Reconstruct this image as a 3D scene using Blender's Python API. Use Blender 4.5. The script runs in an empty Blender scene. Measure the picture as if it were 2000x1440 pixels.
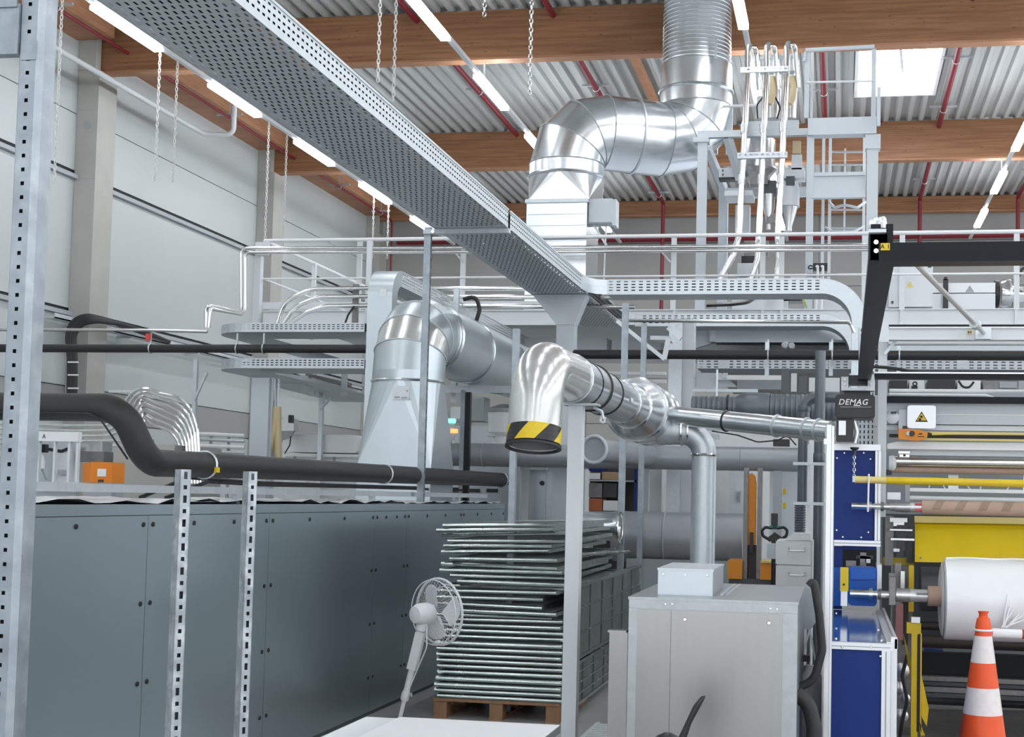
import bpy, math, random
from mathutils import Vector, Matrix
random.seed(7)
SC = bpy.context.scene
COL = SC.collection
# ------------------------------------------------------------------ camera
FPX, PPX, PPY = 2600.0, 1200.0, 830.0          # focal length and principal point in 2000x1440 pixels
VPX, VPY, HSLOPE = 1640.0, 983.0, 0.021        # where the hall's long axis vanishes, slope of the horizon
EYE = Vector((0.0, 0.0, 1.65))
_y = Vector((VPX - PPX, -(VPY - PPY), FPX)).normalized()
_z = _y.cross(Vector((1, -HSLOPE, 0))).normalized()
if _z.y < 0: _z = -_z
# camera space here is x right, y up, z forward (left handed), so the world X axis is the remaining one
_x = Vector((1, -HSLOPE, 0)); _x = (_x - _x.dot(_y) * _y).normalized()
R_ = Vector((_x.x, _y.x, _z.x)); U_ = Vector((_x.y, _y.y, _z.y)); F_ = Vector((_x.z, _y.z, _z.z))
cam_d = bpy.data.cameras.new('camera'); cam = bpy.data.objects.new('camera', cam_d); COL.objects.link(cam)
cam_d.sensor_width = 36.0; cam_d.lens = FPX / 2000.0 * 36.0
cam_d.shift_x = -(PPX - 1000.0) / 2000.0; cam_d.shift_y = (PPY - 720.0) / 2000.0
cam_d.clip_start = 0.05; cam_d.clip_end = 200
cam.matrix_world = Matrix(((R_.x, U_.x, -F_.x, EYE.x), (R_.y, U_.y, -F_.y, EYE.y), (R_.z, U_.z, -F_.z, EYE.z), (0, 0, 0, 1)))
SC.camera = cam
# ------------------------------------------------------------------ world, exposure
wd = bpy.data.worlds.new('hall_daylight'); SC.world = wd; wd.use_nodes = True
wd.node_tree.nodes['Background'].inputs[0].default_value = (0.90, 0.95, 1.0, 1)
wd.node_tree.nodes['Background'].inputs[1].default_value = 1.0
SC.view_settings.view_transform = 'Standard'; SC.view_settings.look = 'None'
SC.view_settings.gamma = 1.0; SC.view_settings.use_curve_mapping = False
SC.view_settings.exposure = 1.1
SC.cycles.max_bounces = 6; SC.cycles.diffuse_bounces = 3; SC.cycles.glossy_bounces = 3; SC.cycles.transmission_bounces = 3
SC.cycles.caustics_reflective = False; SC.cycles.caustics_refractive = False
LAMP_STRENGTH = 16.0
SKYLIGHT_STRENGTH = 9.0

# ------------------------------------------------------------------ helpers
def ray(px, py):
    d = R_ * ((px - PPX) / FPX) + U_ * (-(py - PPY) / FPX) + F_
    return d
def W(px, py, Y):
    d = ray(px, py); return EYE + d * ((Y - EYE.y) / d.y)
def WX(px, py, X):
    d = ray(px, py); return EYE + d * ((X - EYE.x) / d.x)
def WZ(px, py, Z):
    d = ray(px, py); return EYE + d * ((Z - EYE.z) / d.z)
V = Vector

class MB:
    """collects geometry for one mesh object"""
    def __init__(s): s.v = []; s.f = []; s.sm = []
    def quad(s, a, b, c, d, sm=False):
        n = len(s.v); s.v += [tuple(a), tuple(b), tuple(c), tuple(d)]; s.f.append((n, n+1, n+2, n+3)); s.sm.append(sm); return s
    def poly(s, pts, sm=False):
        n = len(s.v); s.v += [tuple(p) for p in pts]; s.f.append(tuple(range(n, n+len(pts)))); s.sm.append(sm); return s
    def box(s, x0, y0, z0, x1, y1, z1):
        if x0 > x1: x0, x1 = x1, x0
        if y0 > y1: y0, y1 = y1, y0
        if z0 > z1: z0, z1 = z1, z0
        n = len(s.v)
        s.v += [(x0,y0,z0),(x1,y0,z0),(x1,y1,z0),(x0,y1,z0),(x0,y0,z1),(x1,y0,z1),(x1,y1,z1),(x0,y1,z1)]
        for f in ((0,3,2,1),(4,5,6,7),(0,1,5,4),(1,2,6,5),(2,3,7,6),(3,0,4,7)):
            s.f.append(tuple(n+i for i in f)); s.sm.append(False)
        return s
    def pbox(s, px0, py0, px1, py1, Y, d):
        """axis aligned box whose near face at depth Y spans the given pixels"""
        ym = (py0+py1)/2; xm = (px0+px1)/2
        X0 = W(px0, ym, Y).x; X1 = W(px1, ym, Y).x; Z1 = W(xm, py0, Y).z; Z0 = W(xm, py1, Y).z
        return s.box(X0, Y, Z0, X1, Y+d, Z1)
    def obox(s, a, b, w, h, up=(0,0,1)):
        """bar from a to b, w sideways, h along up"""
        a = V(a); b = V(b); t = (b-a).normalized(); up = V(up)
        if abs(t.dot(up)) > .99: up = V((0,1,0))
        sd = t.cross(up).normalized(); u = sd.cross(t).normalized()
        n = len(s.v)
        for p in (a, b):
            for (i, j) in ((-1,-1),(1,-1),(1,1),(-1,1)):
                s.v.append(tuple(p + sd*(w/2*i) + u*(h/2*j)))
        for f in ((3,2,1,0),(4,5,6,7),(0,1,5,4),(1,2,6,5),(2,3,7,6),(3,0,4,7)):
            s.f.append(tuple(n+i for i in f)); s.sm.append(False)
        return s
    def ring_sweep(s, pts, radii, n=12, cap=True, smooth=True, closed=False):
        pts = [V(p) for p in pts]; m = len(pts)
        if not hasattr(radii, '__len__'): radii = [radii]*m
        base = len(s.v); up = None
        for i, p in enumerate(pts):
            if closed: t = (pts[(i+1)%m]-pts[i-1]).normalized()
            elif i == 0: t = (pts[1]-p).normalized()
            elif i == m-1: t = (p-pts[i-1]).normalized()
            else:
                t = ((p-pts[i-1]).normalized() + (pts[i+1]-p).normalized())
                t = t.normalized() if t.length > 1e-6 else (p-pts[i-1]).normalized()
            if up is None:
                up = V((0,0,1)) if abs(t.z) < .9 else V((0,1,0))
            up = (up - t*up.dot(t)); up = up.normalized() if up.length > 1e-6 else t.orthogonal().normalized()
            sd = t.cross(up)
            k = 1.0
            if 0 < i < m-1 and not closed:
                c = (p-pts[i-1]).normalized().dot((pts[i+1]-p).normalized())
                k = 1.0  # mitre kept simple: points are dense at bends
            for j in range(n):
                a = 2*math.pi*j/n
                s.v.append(tuple(p + (sd*math.cos(a) + up*math.sin(a))*radii[i]*k))
        for i in range(m if closed else m-1):
            i2 = (i+1) % m
            for j in range(n):
                j2 = (j+1) % n
                s.f.append((base+i*n+j, base+i*n+j2, base+i2*n+j2, base+i2*n+j)); s.sm.append(smooth)
        if cap and not closed:
            s.f.append(tuple(base+j for j in range(n))[::-1]); s.sm.append(False)
            s.f.append(tuple(base+(m-1)*n+j for j in range(n))); s.sm.append(False)
        return s
    def tube(s, pts, r, n=10, bend=0.0, seg=5, cap=True):
        return s.ring_sweep(rounded(pts, bend, seg) if bend > 0 else pts, r, n, cap)
    def cyl(s, a, b, r, n=16, r2=None, cap=True):
        return s.ring_sweep([a, b], [r, r if r2 is None else r2], n, cap)
    def torus(s, c, axis, R, r, n=20, m=6):
        c = V(c); ax = V(axis).normalized(); u = ax.orthogonal().normalized(); w = ax.cross(u)
        return s.ring_sweep([c + (u*math.cos(2*math.pi*i/n) + w*math.sin(2*math.pi*i/n))*R for i in range(n)], r, m, False, True, True)
    def lathe(s, c, axis, prof, n=24, cap=True):
        """prof: list of (distance along axis, radius)"""
        c = V(c); ax = V(axis).normalized()
        u = ax.orthogonal().normalized(); w = ax.cross(u); base = len(s.v)
        for d, r in prof:
            for j in range(n):
                a = 2*math.pi*j/n; s.v.append(tuple(c + ax*d + (u*math.cos(a)+w*math.sin(a))*r))
        for i in range(len(prof)-1):
            for j in range(n):
                j2 = (j+1)%n
                s.f.append((base+i*n+j, base+i*n+j2, base+(i+1)*n+j2, base+(i+1)*n+j)); s.sm.append(True)
        if cap:
            s.f.append(tuple(base+j for j in range(n))[::-1]); s.sm.append(False)
            s.f.append(tuple(base+(len(prof)-1)*n+j for j in range(n))); s.sm.append(False)
        return s
    def prism(s, poly, ext):
        """closed polygon of points extruded by the vector ext"""
        poly = [V(p) for p in poly]; e = V(ext); n = len(s.v); k = len(poly)
        s.v += [tuple(p) for p in poly] + [tuple(p+e) for p in poly]
        s.f.append(tuple(range(n, n+k))); s.sm.append(False)
        s.f.append(tuple(range(n+2*k-1, n+k-1, -1))); s.sm.append(False)
        for i in range(k):
            j = (i+1) % k; s.f.append((n+i, n+k+i, n+k+j, n+j)); s.sm.append(False)
        return s
    def perf(s, o, eu, ev, nu, nv, su, sv, shift=0.0):
        """perforated sheet: nu x nv cells spanned by eu, ev (full edges), slot fraction su, sv, every 2nd column shifted"""
        o = V(o); du = V(eu)/nu; dv = V(ev)/nv
        for i in range(nu):
            for j in range(nv):
                a = o + du*i + dv*j; n = len(s.v)
                sh = shift if j % 2 else -shift
                u0, u1 = (1-su)/2 + sh, (1+su)/2 + sh; v0, v1 = (1-sv)/2, (1+sv)/2
                P = lambda x, y: tuple(a + du*x + dv*y)
                s.v += [P(0,0),P(1,0),P(1,1),P(0,1),P(u0,v0),P(u1,v0),P(u1,v1),P(u0,v1)]
                for q in ((0,1,5,4),(1,2,6,5),(2,3,7,6),(3,0,4,7)):
                    s.f.append(tuple(n+k for k in q)); s.sm.append(False)
        return s
    def mesh(s, name):
        me = bpy.data.meshes.new(name); me.from_pydata(s.v, [], s.f); me.update()
        me.polygons.foreach_set('use_smooth', s.sm)
        if any(s.sm): me.set_sharp_from_angle(angle=math.radians(42))
        return me

def rounded(pts, bend, seg=5):
    pts = [V(p) for p in pts]; out = [pts[0]]
    for i in range(1, len(pts)-1):
        p = pts[i]; a = pts[i-1]-p; b = pts[i+1]-p
        if a.length < 1e-6 or b.length < 1e-6: continue
        ang = a.angle(b); tl = min(bend/max(math.tan(ang/2), .05), a.length*.49, b.length*.49)
        p0 = p + a.normalized()*tl; p2 = p + b.normalized()*tl
        bis = (a.normalized()+b.normalized())
        if bis.length < 1e-4: out.append(p); continue
        r = tl*math.tan(ang/2); c = p + bis.normalized()*(r/max(math.sin(ang/2), 1e-4))
        v0 = p0-c; v2 = p2-c; th = v0.angle(v2) if v0.length > 1e-6 else 0
        for k in range(seg+1):
            t = k/seg
            out.append(c + (v0*math.sin((1-t)*th) + v2*math.sin(t*th))/math.sin(th) if th > 1e-3 else p0.lerp(p2, t))
    out.append(pts[-1]); return out

def link(o): COL.objects.link(o); return o
def setp(o, label=None, cat=None, group=None, kind=None):
    if label: o['label'] = label
    if cat: o['category'] = cat
    if group: o['group'] = group
    if kind: o['kind'] = kind
    return o
def thing(name, label, cat, base=(0,0,0), group=None):
    e = bpy.data.objects.new(name, None); e.empty_display_size = .1; e.location = base
    link(e); return setp(e, label, cat, group)
def part(name, mb, m, parent, label=None, kind=None):
    me = mb.mesh(name) if isinstance(mb, MB) else mb
    o = bpy.data.objects.new(name, me)
    if not me.materials: me.materials.append(M[m])
    link(o); o.parent = parent
    if parent.type == 'EMPTY': o.location = -parent.location
    if label: o['label'] = label
    if kind: o['kind'] = kind
    return o
def solo(name, mb, m, label, cat, group=None, kind=None):
    me = mb.mesh(name) if isinstance(mb, MB) else mb
    o = bpy.data.objects.new(name, me); me.materials.append(M[m]); link(o)
    return setp(o, label, cat, group, kind)
def struct(name, mb, m, label=None):
    o = bpy.data.objects.new(name, mb.mesh(name)); o.data.materials.append(M[m]); link(o); o['kind'] = 'structure'
    if label: o['label'] = label
    return o
def copy_at(src, parent, loc):
    c = src.copy(); link(c); c.parent = parent; c.location = loc; return c
def text_mesh(body, size, bold=False):
    cu = bpy.data.curves.new('t', 'FONT'); cu.body = body; cu.size = size; cu.extrude = size*.01
    cu.align_x = 'CENTER'; cu.align_y = 'CENTER'; cu.resolution_u = 4; cu.space_character = 1.1
    if bold: cu.offset = size*.012
    o = bpy.data.objects.new('t', cu); link(o)
    dg = bpy.context.evaluated_depsgraph_get(); me = bpy.data.meshes.new_from_object(o.evaluated_get(dg))
    bpy.data.objects.remove(o); return me
def flat_text(name, body, size, at, m, parent, bold=False, shear=0.0, sx=1.0):
    """lettering standing in the XZ plane, read from -Y"""
    me = text_mesh(body, size, bold)
    for v in me.vertices:
        x, y, z = v.co; v.co = (at[0] + (x + shear*y)*sx, at[1] - z, at[2] + y)
    me.materials.clear(); me.materials.append(M[m])
    return part(name, me, m, parent)

# ------------------------------------------------------------------ materials
M = {}
def mat(name, col, rough=.5, metal=0.0, var=.0, scale=8.0, bump=0.0, bscale=60.0, stretch=(1,1,1), spec=.5, coat=0.0,
        dirt=None, dirt_amt=0.0, dscale=3.0, rvar=0.0, kind='noise'):
    m = bpy.data.materials.new(name); m.use_nodes = True; nt = m.node_tree; b = nt.nodes['Principled BSDF']
    b.inputs['Base Color'].default_value = (*col, 1); b.inputs['Roughness'].default_value = rough
    b.inputs['Metallic'].default_value = metal; b.inputs['Specular IOR Level'].default_value = spec
    if coat: b.inputs['Coat Weight'].default_value = coat; b.inputs['Coat Roughness'].default_value = .1
    M[name] = m
    if not (var or bump or dirt or rvar): return m
    tc = nt.nodes.new('ShaderNodeTexCoord'); mp = nt.nodes.new('ShaderNodeMapping'); mp.inputs['Scale'].default_value = stretch
    nt.links.new(tc.outputs['Object'], mp.inputs[0])
    if kind == 'voronoi':
        nz = nt.nodes.new('ShaderNodeTexVoronoi'); nz.inputs['Scale'].default_value = scale; fac = nz.outputs['Color']
        bw = nt.nodes.new('ShaderNodeRGBToBW'); nt.links.new(nz.outputs['Color'], bw.inputs[0]); fac = bw.outputs[0]
        nt.links.new(mp.outputs[0], nz.inputs['Vector'])
    else:
        nz = nt.nodes.new('ShaderNodeTexNoise'); nz.inputs['Scale'].default_value = scale; nz.inputs['Detail'].default_value = 4
        nt.links.new(mp.outputs[0], nz.inputs['Vector']); fac = nz.outputs['Fac']
    out = None
    if var:
        r = nt.nodes.new('ShaderNodeMapRange'); r.inputs['From Min'].default_value = .25; r.inputs['From Max'].default_value = .75
        r.inputs['To Min'].default_value = 1-var; r.inputs['To Max'].default_value = 1+var; nt.links.new(fac, r.inputs['Value'])
        mx = nt.nodes.new('ShaderNodeVectorMath'); mx.operation = 'SCALE'; mx.inputs[0].default_value = col
        nt.links.new(r.outputs[0], mx.inputs['Scale']); out = mx.outputs[0]
    if dirt:
        n2 = nt.nodes.new('ShaderNodeTexNoise'); n2.inputs['Scale'].default_value = dscale; n2.inputs['Detail'].default_value = 6
        nt.links.new(mp.outputs[0], n2.inputs['Vector'])
        r2 = nt.nodes.new('ShaderNodeMapRange'); r2.inputs['From Min'].default_value = .48; r2.inputs['From Max'].default_value = .72
        r2.inputs['To Max'].default_value = dirt_amt; nt.links.new(n2.outputs['Fac'], r2.inputs['Value'])
        mi = nt.nodes.new('ShaderNodeMix'); mi.data_type = 'RGBA'; nt.links.new(r2.outputs[0], mi.inputs['Factor'])
        if out: nt.links.new(out, mi.inputs[6])
        else: mi.inputs[6].default_value = (*col, 1)
        mi.inputs[7].default_value = (*dirt, 1); out = mi.outputs[2]
    if out: nt.links.new(out, b.inputs['Base Color'])
    if rvar:
        r3 = nt.nodes.new('ShaderNodeMapRange'); r3.inputs['To Min'].default_value = max(rough-rvar, .02); r3.inputs['To Max'].default_value = rough+rvar
        nt.links.new(fac, r3.inputs['Value']); nt.links.new(r3.outputs[0], b.inputs['Roughness'])
    if bump:
        n3 = nt.nodes.new('ShaderNodeTexNoise'); n3.inputs['Scale'].default_value = bscale; nt.links.new(mp.outputs[0], n3.inputs['Vector'])
        bp = nt.nodes.new('ShaderNodeBump'); bp.inputs['Strength'].default_value = bump; bp.inputs['Distance'].default_value = .01
        nt.links.new(n3.outputs['Fac'], bp.inputs['Height']); nt.links.new(bp.outputs[0], b.inputs['Normal'])
    return m
def emit(name, col, strength):
    m = bpy.data.materials.new(name); m.use_nodes = True; b = m.node_tree.nodes['Principled BSDF']
    b.inputs['Base Color'].default_value = (*col, 1); b.inputs['Emission Color'].default_value = (*col, 1)
    b.inputs['Emission Strength'].default_value = strength; M[name] = m
# galvanised and bare metals
mat('galv', (.60,.64,.67), .42, .7, var=.035, scale=30, rvar=.08, kind='voronoi')
mat('galv_tray', (.62,.67,.70), .5, .35, var=.06, scale=12, rvar=.05)
mat('galv_old', (.36,.39,.42), .5, .7, var=.25, scale=14, dirt=(.66,.69,.71), dirt_amt=.75, dscale=26)
mat('galv_rack', (.36,.40,.44), .48, .75, var=.18, scale=7, rvar=.1, dirt=(.6,.63,.66), dirt_amt=.4, dscale=12)
mat('zinc_panel', (.42,.505,.555), .30, .85, var=.05, scale=.7)
mat('zinc_box', (.37,.37,.36), .27, .95, var=.03, scale=6, stretch=(6,1,.3))
mat('zinc_frame', (.42,.44,.45), .36, .9, var=.08, scale=25)
mat('duct', (.72,.755,.775), .25, .95, var=.05, scale=5, rvar=.05)
mat('duct_grey', (.56,.62,.65), .34, .7, var=.05, scale=3, rvar=.05)
mat('duct_film', (.66,.66,.64), .24, .72, var=.06, scale=4, rvar=.06, coat=.4, bump=.06, bscale=14)
mat('chrome', (.82,.82,.81), .16, 1.0)
mat('steel', (.60,.60,.60), .28, .95, var=.06, scale=20)
mat('steel_dark', (.22,.21,.205), .42, .8, var=.15, scale=18)
mat('alu', (.74,.745,.76), .36, .7)
mat('stack_zinc', (.47,.52,.50), .24, 1.0, var=.2, scale=9, rvar=.12)
mat('shaded_zinc', (.20,.22,.21), .45, .7, var=.15, scale=9)  # dark copy of the zinc: shade in the pile's gaps put into its colour
# paints
mat('white_paint', (.74,.77,.79), .42)
mat('white_bright', (.86,.87,.88), .45)
mat('grey_paint', (.60,.65,.69), .42)
mat('grey_mid', (.36,.39,.41), .45)
mat('grey_pipe', (.34,.36,.38), .38, .2, var=.05, scale=4)
mat('grey_dark', (.085,.095,.105), .45)
mat('pvc_dark', (.14,.16,.18), .35, .15)
mat('black_paint', (.006,.008,.013), .40, spec=.22)
mat('black_rubber', (.022,.022,.023), .55, bump=.1, bscale=120)
mat('black_foam', (.020,.019,.018), .55, var=.1, scale=20)
mat('black_plastic', (.014,.014,.016), .35)
mat('dark_void', (.02,.021,.023), .7)
mat('brown_dark', (.05,.038,.035), .5)
mat('blue', (.006,.030,.19), .4, spec=.25)
mat('blue_bright', (.012,.10,.46), .4, spec=.3)
mat('blue_glass', (.03,.10,.34), .10, coat=.5)
mat('yellow', (.78,.54,.012), .42, var=.06, scale=5)
mat('yellow_plate', (.80,.575,.010), .45, var=.07, scale=2.5)
mat('yellow_pale', (.80,.63,.22), .45)
mat('orange', (.78,.27,.012), .45)
mat('orange_box', (.80,.23,.01), .45)
mat('cone_orange', (.86,.10,.018), .5, var=.05, scale=12)
mat('cone_white', (.80,.74,.72), .4, var=.06, scale=30)
mat('red', (.50,.018,.02), .4)
mat('red_pipe', (.20,.010,.022), .42)
mat('red_tip', (.7,.05,.05), .4)
mat('rust_orange', (.45,.13,.05), .6)
mat('pink', (.55,.25,.25), .5)
mat('tan_hose', (.62,.50,.30), .5)
mat('cardboard', (.50,.34,.255), .6, var=.08, scale=14)
mat('cardboard_dark', (.36,.25,.18), .6, var=.1, scale=14)
mat('kraft', (.42,.29,.18), .6)
mat('film', (.88,.89,.90), .28, var=.02, scale=5, coat=.3)
mat('plastic_white', (.83,.84,.86), .35)
mat('fan_grey', (.70,.71,.73), .4)
mat('green_wire', (.45,.48,.10), .5)
mat('teal', (.02,.22,.20), .4)
mat('ink', (.01,.01,.01), .6)
mat('print_white', (.85,.85,.85), .5)
mat('print_blue', (.05,.12,.35), .5)
mat('label_paper', (.82,.84,.85), .5)
mat('wood_pallet', (.34,.185,.10), .65, var=.18, scale=5, stretch=(3,1,1))
mat('rope', (.68,.68,.66), .6)
# building
mat('wall_panel', (.53,.57,.57), .42, var=.015, scale=.8)
mat('wall_panel_grey', (.34,.35,.34), .5)
mat('far_panel', (.36,.355,.34), .5, var=.02, scale=1)
mat('concrete', (.44,.435,.405), .7, var=.06, scale=2.2, dirt=(.35,.35,.33), dirt_amt=.35, dscale=1.2)
mat('trim_grey', (.42,.45,.47), .5)
mat('deck', (.50,.515,.505), .5, .1)
mat('floor_concrete', (.46,.46,.45), .32, var=.12, scale=1.5, dirt=(.34,.34,.33), dirt_amt=.5, dscale=1.1)
emit('lamp_glow', (.93,.96,1.0), LAMP_STRENGTH)
emit('sky_glow', (.95,.92,1.0), SKYLIGHT_STRENGTH)
emit('green_led', (.1,.9,.5), 2.0)
emit('orange_led', (1.0,.25,.08), 1.2)
def timber(name, base, dark, knots=.5):
    m = bpy.data.materials.new(name); m.use_nodes = True; nt = m.node_tree; b = nt.nodes['Principled BSDF']; M[name] = m
    b.inputs['Roughness'].default_value = .55
    tc = nt.nodes.new('ShaderNodeTexCoord'); mp = nt.nodes.new('ShaderNodeMapping'); mp.inputs['Scale'].default_value = (.35, 1, 9)
    nt.links.new(tc.outputs['Object'], mp.inputs[0])
    n = nt.nodes.new('ShaderNodeTexNoise'); n.inputs['Scale'].default_value = 3; n.inputs['Detail'].default_value = 6; nt.links.new(mp.outputs[0], n.inputs['Vector'])
    cr = nt.nodes.new('ShaderNodeValToRGB'); cr.color_ramp.elements[0].position = .35; cr.color_ramp.elements[1].position = .68
    cr.color_ramp.elements[0].color = (*dark, 1); cr.color_ramp.elements[1].color = (*base, 1); nt.links.new(n.outputs['Fac'], cr.inputs[0])
    mp2 = nt.nodes.new('ShaderNodeMapping'); mp2.inputs['Scale'].default_value = (2.2, 2, 9); nt.links.new(tc.outputs['Object'], mp2.inputs[0])
    vo = nt.nodes.new('ShaderNodeTexVoronoi'); vo.inputs['Scale'].default_value = 1.6; nt.links.new(mp2.outputs[0], vo.inputs['Vector'])
    r = nt.nodes.new('ShaderNodeMapRange'); r.inputs['From Min'].default_value = .05; r.inputs['From Max'].default_value = .13
    r.inputs['To Min'].default_value = knots; r.inputs['To Max'].default_value = 0; nt.links.new(vo.outputs['Distance'], r.inputs['Value'])
    mi = nt.nodes.new('ShaderNodeMix'); mi.data_type = 'RGBA'; nt.links.new(r.outputs[0], mi.inputs['Factor'])
    nt.links.new(cr.outputs[0], mi.inputs[6]); mi.inputs[7].default_value = (.07, .03, .015, 1); nt.links.new(mi.outputs[2], b.inputs['Base Color'])
timber('timber', (.34,.165,.075), (.225,.10,.043), .8)
timber('timber_edge', (.46,.235,.13), (.36,.17,.085), .3)
# ================================================================== the hall
WALLX, FARY, YB = -12.58, 34.3, -14.0
BEAMZ, DECKZ = 8.58, 9.38
struct('floor', MB().box(-12.9, YB, -.2, 16, FARY+.3, 0), 'floor_concrete')
# corrugated roof deck, ribs along the hall
SKX0, SKX1, SKY0, SKY1 = .24, 1.62, 21.3, 25.15
mb = MB(); pit = .235; x = -12.7
while x < 16:
    z = DECKZ
    prof = [(x, z+.08), (x+.06, z+.08), (x+.09, z), (x+.165, z), (x+.195, z+.08), (x+pit, z+.08)]
    for (a, b) in zip(prof[:-1], prof[1:]):
        segs = [(YB, FARY+.2)]
        if a[0] > SKX0-.05 and b[0] < SKX1+.05: segs = [(YB, SKY0), (SKY1, FARY+.2)]
        for (y0, y1) in segs: mb.quad((a[0],y0,a[1]), (a[0],y1,a[1]), (b[0],y1,b[1]), (b[0],y0,b[1]))
    x += pit
struct('ceiling', mb, 'deck')
# left wall: backing with cladding panels, joints and trims
wl = struct('wall_left', MB().box(WALLX-.25, YB, 0, WALLX-.05, FARY, 9.6), 'grey_mid')
bays = [(YB,-.5), (-.5,6.4), (6.4,13.3), (13.3,20.28), (20.28,27.27), (27.27,FARY)]
rows = [(0,2.76,'wall_panel'), (2.78,3.30,'wall_panel_grey'), (3.32,4.46,'wall_panel'), (4.60,6.74,'wall_panel'), (6.90,7.835,'wall_panel'), (7.85,9.35,'wall_panel')]
for (y0, y1) in bays:
    for (z0, z1, m) in rows: part('panel', MB().box(WALLX-.05, y0+.006, z0, WALLX, y1-.006, z1), m, wl)
n = 1
for (y0, y1) in bays[2:]:
    for z in (4.46, 6.74):
        t = struct('trim_%d' % n, MB().box(WALLX-.04, y0+.05, z+.005, WALLX+.08, y1-.05, z+.075), 'trim_grey'); n += 1
        part('gap', MB().box(WALLX-.045, y0+.05, z+.085, WALLX-.02, y1-.05, z+.15), 'dark_void', t)
# far wall with its rows of panels
wf = struct('wall_far', MB().box(WALLX-.2, FARY+.05, 0, 16, FARY+.25, 9.5), 'grey_mid')
zz = [0, 1.2, 2.4, 3.6, 4.8, 6.0, 7.2, 8.35, 9.45]
for i in range(len(zz)-1):
    for (x0, x1) in ((-12.6,-6.6), (-6.6,-.6), (-.6,5.4), (5.4,11.4), (11.4,16)):
        part('panel', MB().box(x0+.006, FARY, zz[i]+.008, x1-.006, FARY+.05, zz[i+1]-.008), 'wall_panel' if zz[i] < 2.4 else 'far_panel', wf)
# concrete columns of the left wall with corbel and cast-in sleeve
CX = -12.2
def column(Y, label):
    t = thing('concrete_column', label, 'column', (-12.4, Y+.28, 0), 'concrete columns along the cladding wall')
    part('shaft', MB().box(WALLX+.005, Y, 0, CX, Y+.56, BEAMZ), 'concrete', t)
    for y in (Y-.03, Y+.42): part('head', MB().box(WALLX+.005, y, BEAMZ, CX-.06, y+.16, 9.34), 'concrete', t)
    part('sleeve', MB().lathe((-12.38, Y-.014, 7.65), (0,1,0), [(0,.07),(.014,.07),(.014,.04)], 14), 'grey_mid', t)
    for z in (7.9, 6.75): part('pour_joint', MB().box(-12.56, Y-.004, z, CX-.01, Y, z+.01), 'grey_mid', t)
column(13.05, 'concrete column hidden behind the perforated rack upright at the left')
column(20.0, 'concrete column nearest the rack upright, with black cables rising beside it')
column(26.95, 'concrete column behind the left end of the platform handrail')
column(33.7, 'farthest concrete column in the corner of the hall')
# timber roof beams across the hall
def roof_beam(Y, label, w=.24, z0=BEAMZ):
    x0, x1 = -12.45, 16
    t = thing('roof_beam', label, 'beam', (0, Y, z0), 'glued timber roof beams')
    part('body', MB().box(x0, Y, z0+.035, x1, Y+w, DECKZ-.005), 'timber', t)
    part('edge', MB().box(x0, Y+.01, z0, x1, Y+w-.01, z0+.035), 'timber_edge', t)
roof_beam(13.2, 'timber roof beam nearest the camera, mostly above the picture')
roof_beam(20.16, 'wide timber roof beam at the top of the picture behind the bent duct')
roof_beam(27.05, 'middle timber roof beam passing behind the duct elbow and skylight')
roof_beam(33.8, 'farthest timber roof beam lying along the end wall', .24, 8.98)
for (y0, y1, s) in ((6.5,13.0,'out of sight behind the rack upright'), (13.65,19.9,'above the nearest wall bay'), (20.6,26.9,'above the middle wall bay'), (27.6,33.6,'above the farthest wall bay')):
    solo('edge_beam', MB().box(WALLX, y0, 9.06, -11.9, y1, DECKZ-.004), 'timber_edge', 'timber eaves beam along the cladding wall, '+s, 'beam', 'timber eaves beams')
solo('timber_purlin', MB().box(-3.66, 20.42, 9.22, -3.54, 27.03, DECKZ-.004), 'timber_edge', 'slim timber purlin under the roof deck above the duct elbow', 'beam')
# roof light
sk = struct('window_1', MB().box(SKX0-.05, SKY0-.05, DECKZ+.45, SKX1+.05, SKY1+.05, DECKZ+.49), 'sky_glow', 'bright square roof light')
z0, z1 = DECKZ-.06, DECKZ+.45
part('curb', MB().box(SKX0-.06,SKY0-.06,z0,SKX0,SKY1+.06,z1).box(SKX1,SKY0-.06,z0,SKX1+.06,SKY1+.06,z1).box(SKX0,SKY1,z0,SKX1,SKY1+.06,z1).box(SKX0,SKY0-.06,z0,SKX1,SKY0,z1), 'white_bright', sk)
mb = MB()
for i in range(1, 6): mb.box(SKX0+i*.23-.006, SKY0, z1-.1, SKX0+i*.23+.006, SKY1, z1-.09)
for i in range(1, 14): mb.box(SKX0, SKY0+i*.25-.006, z1-.1, SKX1, SKY0+i*.25+.006, z1-.09)
part('safety_grid', mb, 'grey_paint', sk, kind='stuff')
part('actuator', MB().obox((.9, 22.6, z1-.14), (1.05, 24.6, z1-.22), .05, .05), 'grey_mid', sk)
# LED light lines
lamp_me = None
def light_line(X, Z, k0, k1, label):
    global lamp_me
    t = thing('light_line', label, 'light', (X, 16, Z), 'LED light lines under the roof')
    part('trunking', MB().box(X-.035, YB+.5, Z, X+.035, FARY-.6, Z+.06), 'white_paint', t)
    if lamp_me is None:
        lamp_me = MB().box(-.07, 0, -.06, .07, 1.75, -.001).mesh('lamp'); lamp_me.materials.append(M['lamp_glow'])
    for k in range(k0, k1+1):
        o = bpy.data.objects.new('lamp', lamp_me); link(o); o.parent = t; o.location = V((X, 16.43+3.45*k, Z)) - t.location
    for Y in (13.3, 20.27, 27.15): part('hanger', MB().box(X-.012, Y, Z+.06, X+.012, Y+.03, BEAMZ-.002), 'grey_paint', t)
LZ = 1.65+6.6
light_line(-10.14, LZ, -8, 4, 'LED light line along the cladding wall, left of the perforated tray')
light_line(-5.68, LZ, -8, 4, 'LED light line between the perforated tray and the bent duct')
light_line(-1.39, LZ, -8, 4, 'LED light line passing behind the three looped pipes')
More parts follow.
